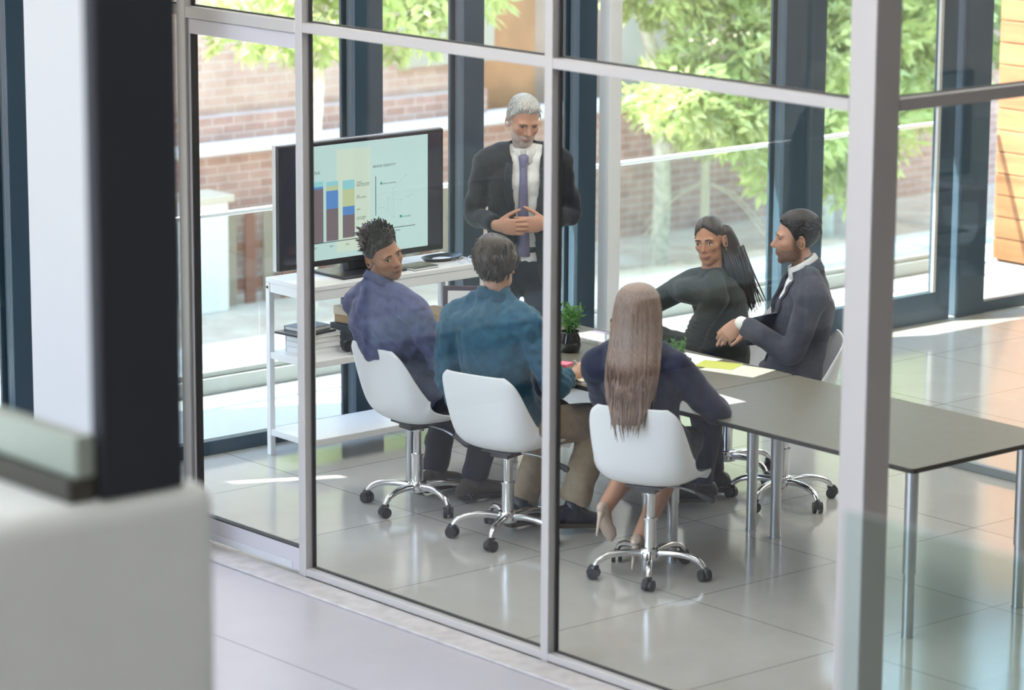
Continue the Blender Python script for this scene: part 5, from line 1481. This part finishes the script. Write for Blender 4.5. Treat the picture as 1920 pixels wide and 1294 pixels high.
# long fall of hair down the back
rg = np.random.default_rng(77)
prof = [(1.360, 0.012, 0.02, 0.00), (1.352, 0.050, 0.056, 0.00), (1.335, 0.076, 0.080, 0.00), (1.305, 0.095, 0.097, -0.002), (1.24, 0.106, 0.104, -0.006), (1.16, 0.114, 0.092, -0.024), (1.07, 0.118, 0.074, -0.060), (1.0, 0.122, 0.060, -0.100), (0.93, 0.116, 0.050, -0.145), (0.87, 0.098, 0.042, -0.185), (0.82, 0.080, 0.034, -0.208), (0.765, 0.056, 0.022, -0.218)]
mb = MB(); n = 96; vs = []; fs = []
zz = [p_[0] for p_ in prof][::-1]
ZL = np.concatenate([np.linspace(1.36, 1.28, 16), np.linspace(1.26, 0.765, 44)])
for i, z in enumerate(ZL):
    rx = np.interp(z, zz, [p_[1] for p_ in prof][::-1]); ry = np.interp(z, zz, [p_[2] for p_ in prof][::-1]); yo = np.interp(z, zz, [p_[3] for p_ in prof][::-1])
    for j in range(n):
        a = 2 * math.pi * j / n
        g = 1 + (0.020 * math.sin(23 * a + 3 * math.sin(5 * a) + z * 4) + 0.014 * math.sin(41 * a + 2.0 * math.sin(9 * z))) * min(1, (1.36 - z) / 0.1) * (1 + 0.25 * max(0, 1.0 - z) / 0.2)
        c = np.array([F.hc[0], F.hc[1] - 0.003, z]) + F.f * (yo)
        vs.append(c + F.r * rx * g * math.cos(a) + F.f * ry * g * math.sin(a))
for i in range(len(ZL) - 1):
    for j in range(n):
        j2 = (j + 1) % n; fs.append((i * n + j, (i + 1) * n + j, (i + 1) * n + j2, i * n + j2))
fs.append(tuple(range(n))); fs.append(tuple((len(ZL) - 1) * n + j for j in range(n))[::-1])
mb.add(vs, fs)
for _ in range(190):
    a = math.pi + math.pi * rg.random() if rg.random() < 0.9 else 2 * math.pi * rg.random()
    z0 = 0.785 + 0.20 * rg.random(); rx = np.interp(z0, zz, [p_[1] for p_ in prof][::-1]); ry = np.interp(z0, zz, [p_[2] for p_ in prof][::-1]); yo = np.interp(z0, zz, [p_[3] for p_ in prof][::-1])
    c = np.array([F.hc[0], F.hc[1] - 0.003, z0]) + F.f * yo + F.r * rx * 0.99 * math.cos(a) + F.f * ry * 1.02 * math.sin(a)
    ln = 0.05 + 0.06 * rg.random(); q = c + V(rg.normal() * 0.006, rg.normal() * 0.004, -ln) - F.r * math.cos(a) * 0.018
    mb.tube([c + V(0, 0, 0.05), c, (c + q) / 2 + V(rg.normal() * 0.004, 0, 0), q], [0.0015, 0.0034, 0.003, 0.0006], 5, sub=2)
mb.build('long_hair', lb, F.root, smooth=True)
navy = cloth('navy jacket cloth', (0.022, 0.026, 0.055), 0.12, 40)
mb = MB(); torso(mb, F, 0.024, F.w, F.bow, 1.05)
for s in 'RL': sleeve(mb, F, s, 0.024, 0.95, 0.004)
me = remesh(mb, 0.009, 3, 'jacket'); folds(me, 0.006, 44, 61); link('jacket', me, navy, F.root)
mb = MB()
for s in 'RL':
    limb(mb, [F.J['hp' + s], (F.J['hp' + s] + F.J['kn' + s]) / 2, F.J['kn' + s] + V(0, 0.03, 0)], [0.10, 0.095, 0.075])
hp_ = F.J['hip']; kk_ = (F.J['knR'] + F.J['knL']) / 2
mb.tube([hp_ + Z_ * 0.10, hp_ - Z_ * 0.075], [(0.15, 0.12), (0.165, 0.13)], 24, sub=3, cap='flat', sides=[F.r] * 2)
mb.tube([hp_ + F.f * 0.1, kk_], [(0.15, 0.07), (0.13, 0.06)], 20, sub=3, sides=[F.r] * 2)
me = remesh(mb, 0.009, 3, 'skirt'); folds(me, 0.005, 40, 62); link('skirt', me, cloth('dark navy skirt', (0.02, 0.022, 0.042)), F.root)
nude = mat('nude patent leather', (0.60, 0.46, 0.36), 0.22, coat=0.5)
def pump(F, s):
    A = F.J['an' + s]; ft = unit(F.J['ft' + s]); upv = unit(np.cross(np.cross(ft, Z_), ft)); sd = np.cross(ft, upv)
    b = A - upv * 0.055
    secs = [(-0.048, 0.022, 0.020), (-0.03, 0.030, 0.032), (0.01, 0.030, 0.022), (0.06, 0.032, 0.016), (0.11, 0.038, 0.020), (0.15, 0.034, 0.018), (0.185, 0.014, 0.010)]
    mb = MB().tube([b + ft * x + upv * (hh - 0.004) for x, w_, hh in secs], [(w_, hh) for x, w_, hh in secs], 16, sub=3, sides=[sd] * len(secs))
    o = mb.build('high_heel_shoe', nude, F.root, smooth=True)
    hd = unit(-upv * 0.75 - Z_ * 0.5)
    MB().tube([b - ft * 0.03, b - ft * 0.034 + hd * 0.04, b - ft * 0.03 + hd * 0.105], [0.018, 0.010, 0.0045], 12, sub=4).build('heel', nude, o, smooth=True)
for s in 'RL': pump(F, s)

# ---------------------------------------------------------------- woman in the dark olive top
F = Fig((-1.40, 2.74, 0), (-0.55, -0.85), 'woman in a dark olive top with long dark hair, looking at the camera')
setup(F, 0.94, 0.90, 0.03, 0.0060, 0.001)
add_joints(F, hip=(-1.385, 2.80, 0.545), neck=(-1.385, 2.715, 1.035), shR=(-1.575, 2.665, 0.945), shL=(-1.270, 2.635, 0.945),
           elR=(-1.75, 2.56, 0.815), elL=(-1.355, 2.535, 0.715), wrR=(-1.68, 2.33, 0.79), wrL=(-1.52, 2.36, 0.785),
           hpR=(-1.46, 2.77, 0.53), hpL=(-1.31, 2.75, 0.53), knR=(-1.60, 2.38, 0.53), knL=(-1.42, 2.36, 0.53), anR=(-1.58, 2.46, 0.12), anL=(-1.42, 2.42, 0.12),
           ftR=unit(V(-0.4, -0.9, 0)), ftL=unit(V(-0.3, -0.9, 0)))
face = unit(T_ * 0.95 - R_ * 0.42 - Z_ * 0.10)
F.set_head((-1.395, 2.705, 1.215), face, tilt=-7, scale=0.95, jaw=0.88, nose=0.8, wid=0.93)
F.gaze = V(0.45, 1, 0.1); F.cf = unit(V(-0.2, -0.95, 0))
def hands5(mb):
    hand(mb, F.J['wrR'], V(0.8, -0.5, 0), V(0, 0, -1), V(0.3, 1, 0), (0.4, 0.4, 0.45, 0.5), (0.6, 0.3), 0.9)
    hand(mb, F.J['wrL'], V(-0.8, -0.4, 0), V(0, 0, -1), V(-0.3, 1, 0), (0.4, 0.4, 0.45, 0.5), (0.6, 0.3), 0.9)
body(F, (0.43, 0.20, 0.105), hands5, browc=(0.02, 0.012, 0.008), lipc=(0.42, 0.13, 0.11))
dh = hair_mat('dark brown long hair', (0.030, 0.018, 0.012), 0.32)
hair_cap(F, dh, 0.009, 0.006, 0.0006, dict(front=0.066, temple=0.040, side=0.022, back=-0.10, peak=0.020), seed=19, strands=0, lumps=14)
MB().tube([F.hw(V(0.008, y, z)) for y, z in ((0.086, 0.074), (0.066, 0.105), (0.03, 0.1265), (-0.01, 0.134))], [0.0012] * 4, 6, sub=3).build('hair_parting', mat('scalp parting', (0.30, 0.16, 0.10), 0.7), F.root, smooth=True)
mb = MB(); rg = np.random.default_rng(5)
# gathered behind the neck, falling over the left shoulder and down the back
b0 = F.hw(V(-0.03, -0.085, 0.03)); 
b0 = F.hw(V(-0.050, -0.070, 0.02)); b1 = F.hw(V(-0.075, -0.075, -0.05)); b2 = b1 + T_ * 0.02 + R_ * 0.030 - Z_ * 0.09; b3 = b2 + R_ * 0.030 - Z_ * 0.11; b4 = b3 + R_ * 0.025 - Z_ * 0.10
mb.tube([b0, b1, b2, b3, b4], [(0.055, 0.045), (0.055, 0.035), (0.045, 0.026), (0.034, 0.020), (0.012, 0.010)], 20, sub=5, sides=[R_] * 5)
for _ in range(150):
    u = rg.normal() * 0.026; v = rg.normal() * 0.012
    s0 = rg.random() * 0.5; e_ = rg.normal() * 0.03
    pts = [b1 + R_ * u + T_ * v, b2 + R_ * (u * 1.05) + T_ * (v + 0.012), b3 + R_ * (u * 1.1 + e_ * 0.4) + T_ * (v + 0.010), b4 + R_ * (u * 1.2 + e_) - Z_ * (0.05 * rg.random()) + T_ * v]
    mb.tube(pts, [0.005, 0.0055, 0.0042, 0.0006], 5, sub=4)
mb.build('long_hair', dh, F.root, smooth=True)
MB().tube([F.hw(V(-0.080, -0.008, -0.038) + V(-0.004, 0.009 * math.cos(a), -0.010 + 0.010 * math.sin(a))) for a in np.linspace(0, 2 * math.pi, 14)], 0.0010, 6).build('earring', mat('gold', (0.8, 0.55, 0.2), 0.25, 1.0), F.root, smooth=True)
olive = cloth('dark olive jersey', (0.026, 0.030, 0.024), 0.15, 30)
mb = MB(); torso(mb, F, 0.012, F.w, F.bow)
for s in 'RL': sleeve(mb, F, s, 0.012, 0.95)
me = remesh(mb, 0.007, 3, 'top'); P = coords(me); N_ = normals(me)
mid = (F.J['shL'] + F.J['elL']) / 2
wv = np.exp(-(np.linalg.norm(P - F.J['elL'], axis=1) / 0.16) ** 2)
set_coords(me, P + N_ * ((np.sin(P[:, 2] * 260 + P[:, 0] * 70) * 0.0035 * wv))[:, None]); folds(me, 0.004, 60, 71)
link('top', me, olive, F.root)
seated_trousers(F, cloth('dark blue trousers', (0.014, 0.018, 0.035)), 72, 0.014, 0.97, 0.008)
for s in 'RL': shoe(F, s, leather, rubber)

# ---------------------------------------------------------------- bearded man in the grey suit jacket
F = Fig((-0.76, 2.72, 0), -R_, 'bearded man in a grey suit jacket seen in profile, one hand hanging in front')
setup(F, 1.0, 1.0, 0.02, 0.0050, 0.0)
L = lambda x, y, z: V(-0.76, 2.72, 0) + F.r * x + F.f * y + Z_ * z
add_joints(F, hip=L(0, 0.06, 0.545), neck=L(0.0, -0.015, 1.145), shR=L(0.185, 0.0, 1.055), shL=L(-0.185, -0.035, 1.050),
           elR=L(0.24, 0.05, 0.80), elL=L(-0.215, 0.065, 0.785), wrR=L(0.16, 0.27, 0.80), wrL=L(-0.10, 0.305, 0.915),
           hpR=L(0.09, 0.07, 0.53), hpL=L(-0.09, 0.07, 0.53), knR=L(0.10, 0.46, 0.50), knL=L(-0.12, 0.44, 0.50), anR=L(0.10, 0.42, 0.10), anL=L(-0.13, 0.50, 0.11),
           ftR=unit(F.f), ftL=unit(F.f * 1.0 - F.r * 0.1))
F.set_head(L(0.005, 0.035, 1.312), unit(-R_ + T_ * 0.03 - Z_ * 0.03), tilt=0, scale=1.02, jaw=0.98, nose=1.25, chin=0.004)
def hands6(mb):
    hand(mb, F.J['wrL'], F.f * 0.72 - Z_ * 0.75, -F.f * 0.3 + F.r * 0.9 - Z_ * 0.3, F.f * 0.55 + Z_ * 0.7, (0.45, 0.55, 0.65, 0.75), (0.35, 0.35), 1.02, 0.06)
    hand(mb, F.J['wrR'], F.f - F.r * 0.5, -Z_, -F.r, (0.4, 0.4, 0.45, 0.5), (0.6, 0.3), 1.0)
body(F, (0.47, 0.25, 0.165), hands6, stub=((0.035, 0.025, 0.02), 0.80, 0), browc=(0.018, 0.012, 0.01))
def flow_slick(p, d, rg):
    f = V(0.0, -1.0, 0.15) if p[2] > 0.05 else V(0, -0.5, -1.0)
    return unit(f - d * (f @ d))
hair_cap(F, hair_mat('black hair', (0.018, 0.014, 0.014)), 0.006, 0.018, 0.0015, dict(front=0.070, side=-0.012, temple=0.044), seed=23, fade=0.25, strands=260, slen=0.026, srad=0.0036, flow=flow_slick, hug=1.0, lift=0.5)
grey = cloth('blue grey suit wool', (0.060, 0.062, 0.082), 0.10, 50)
mb = MB(); torso(mb, F, 0.008, 1.0, F.bow); me = remesh(mb, 0.009, 4, 'shirt'); folds(me, 0.003, 32, 83); link('shirt', me, shirtw, F.root)
collar(F, shirtw, 0.070, 0.040, 0.05, gap=0.5, up=0.034)
mb = MB(); torso(mb, F, 0.026, 1.03, F.bow, 1.07)
mb.tube([F.J['hip'] + Z_ * 0.14, F.J['hip'] - Z_ * 0.065], [(0.185, 0.14), (0.195, 0.145)], 24, sub=3, cap='flat', sides=[F.r] * 2)
for s in 'RL': sleeve(mb, F, s, 0.015, 0.93, 0.008)
me = remesh(mb, 0.009, 4, 'jacket'); folds(me, 0.006, 42, 91); folds(me, 0.002, 100, 92)
N0 = F.J['neck']
cut_front(me, F, lambda z: 0.0, lambda z: np.interp(z, [0.70, 0.85, 1.02, 1.12, 1.2], [0.02, 0.03, 0.07, 0.085, 0.09]), 0.60, 1.35, fr=lambda P: np.stack([(P - V(-0.76, 2.72, 0)) @ F.r, (P - V(-0.76, 2.72, 0)) @ F.f, P[:, 2]], -1), ct=0.0, cmax=0.175)
link('jacket', me, grey, F.root).modifiers.new('thickness', 'SOLIDIFY').thickness = 0.006
for sg in (1, -1):
    rows = []
    for t in np.linspace(0, 1, 14):
        z = 1.125 - t * 0.42; wl = np.interp(t, [0, 0.2, 0.25, 0.3, 0.8, 1.0], [0.04, 0.055, 0.045, 0.065, 0.016, 0.012])
        x0 = sg * (np.interp(z, [0.70, 0.85, 1.02, 1.12, 1.2], [0.02, 0.03, 0.07, 0.085, 0.09]) - 0.012)
        rows.append([(x0 + sg * wl * u, z) for u in (0, 0.33, 0.66, 1.0)])
    drape(me, F, rows, grey, 'lapel', 0.006, 0.004, frm=L)
collar(F, grey, 0.080, 0.022, 0.0, 'jacket_collar', gap=1.5, dropb=0.034, thick=0.004, up=0.026)
cfb = MB().tube([F.J['elL'] + (F.J['wrL'] - F.J['elL']) * 0.90, F.J['elL'] + (F.J['wrL'] - F.J['elL']) * 0.975], [0.036, 0.034], 18, sub=2)
cfb.build('shirt_cuff', shirtw, F.root, smooth=True)
seated_trousers(F, cloth('navy suit trousers', (0.020, 0.023, 0.045)), 93, 0.020, 0.97, 0.016)
for s in 'RL': shoe(F, s, leather, rubber)
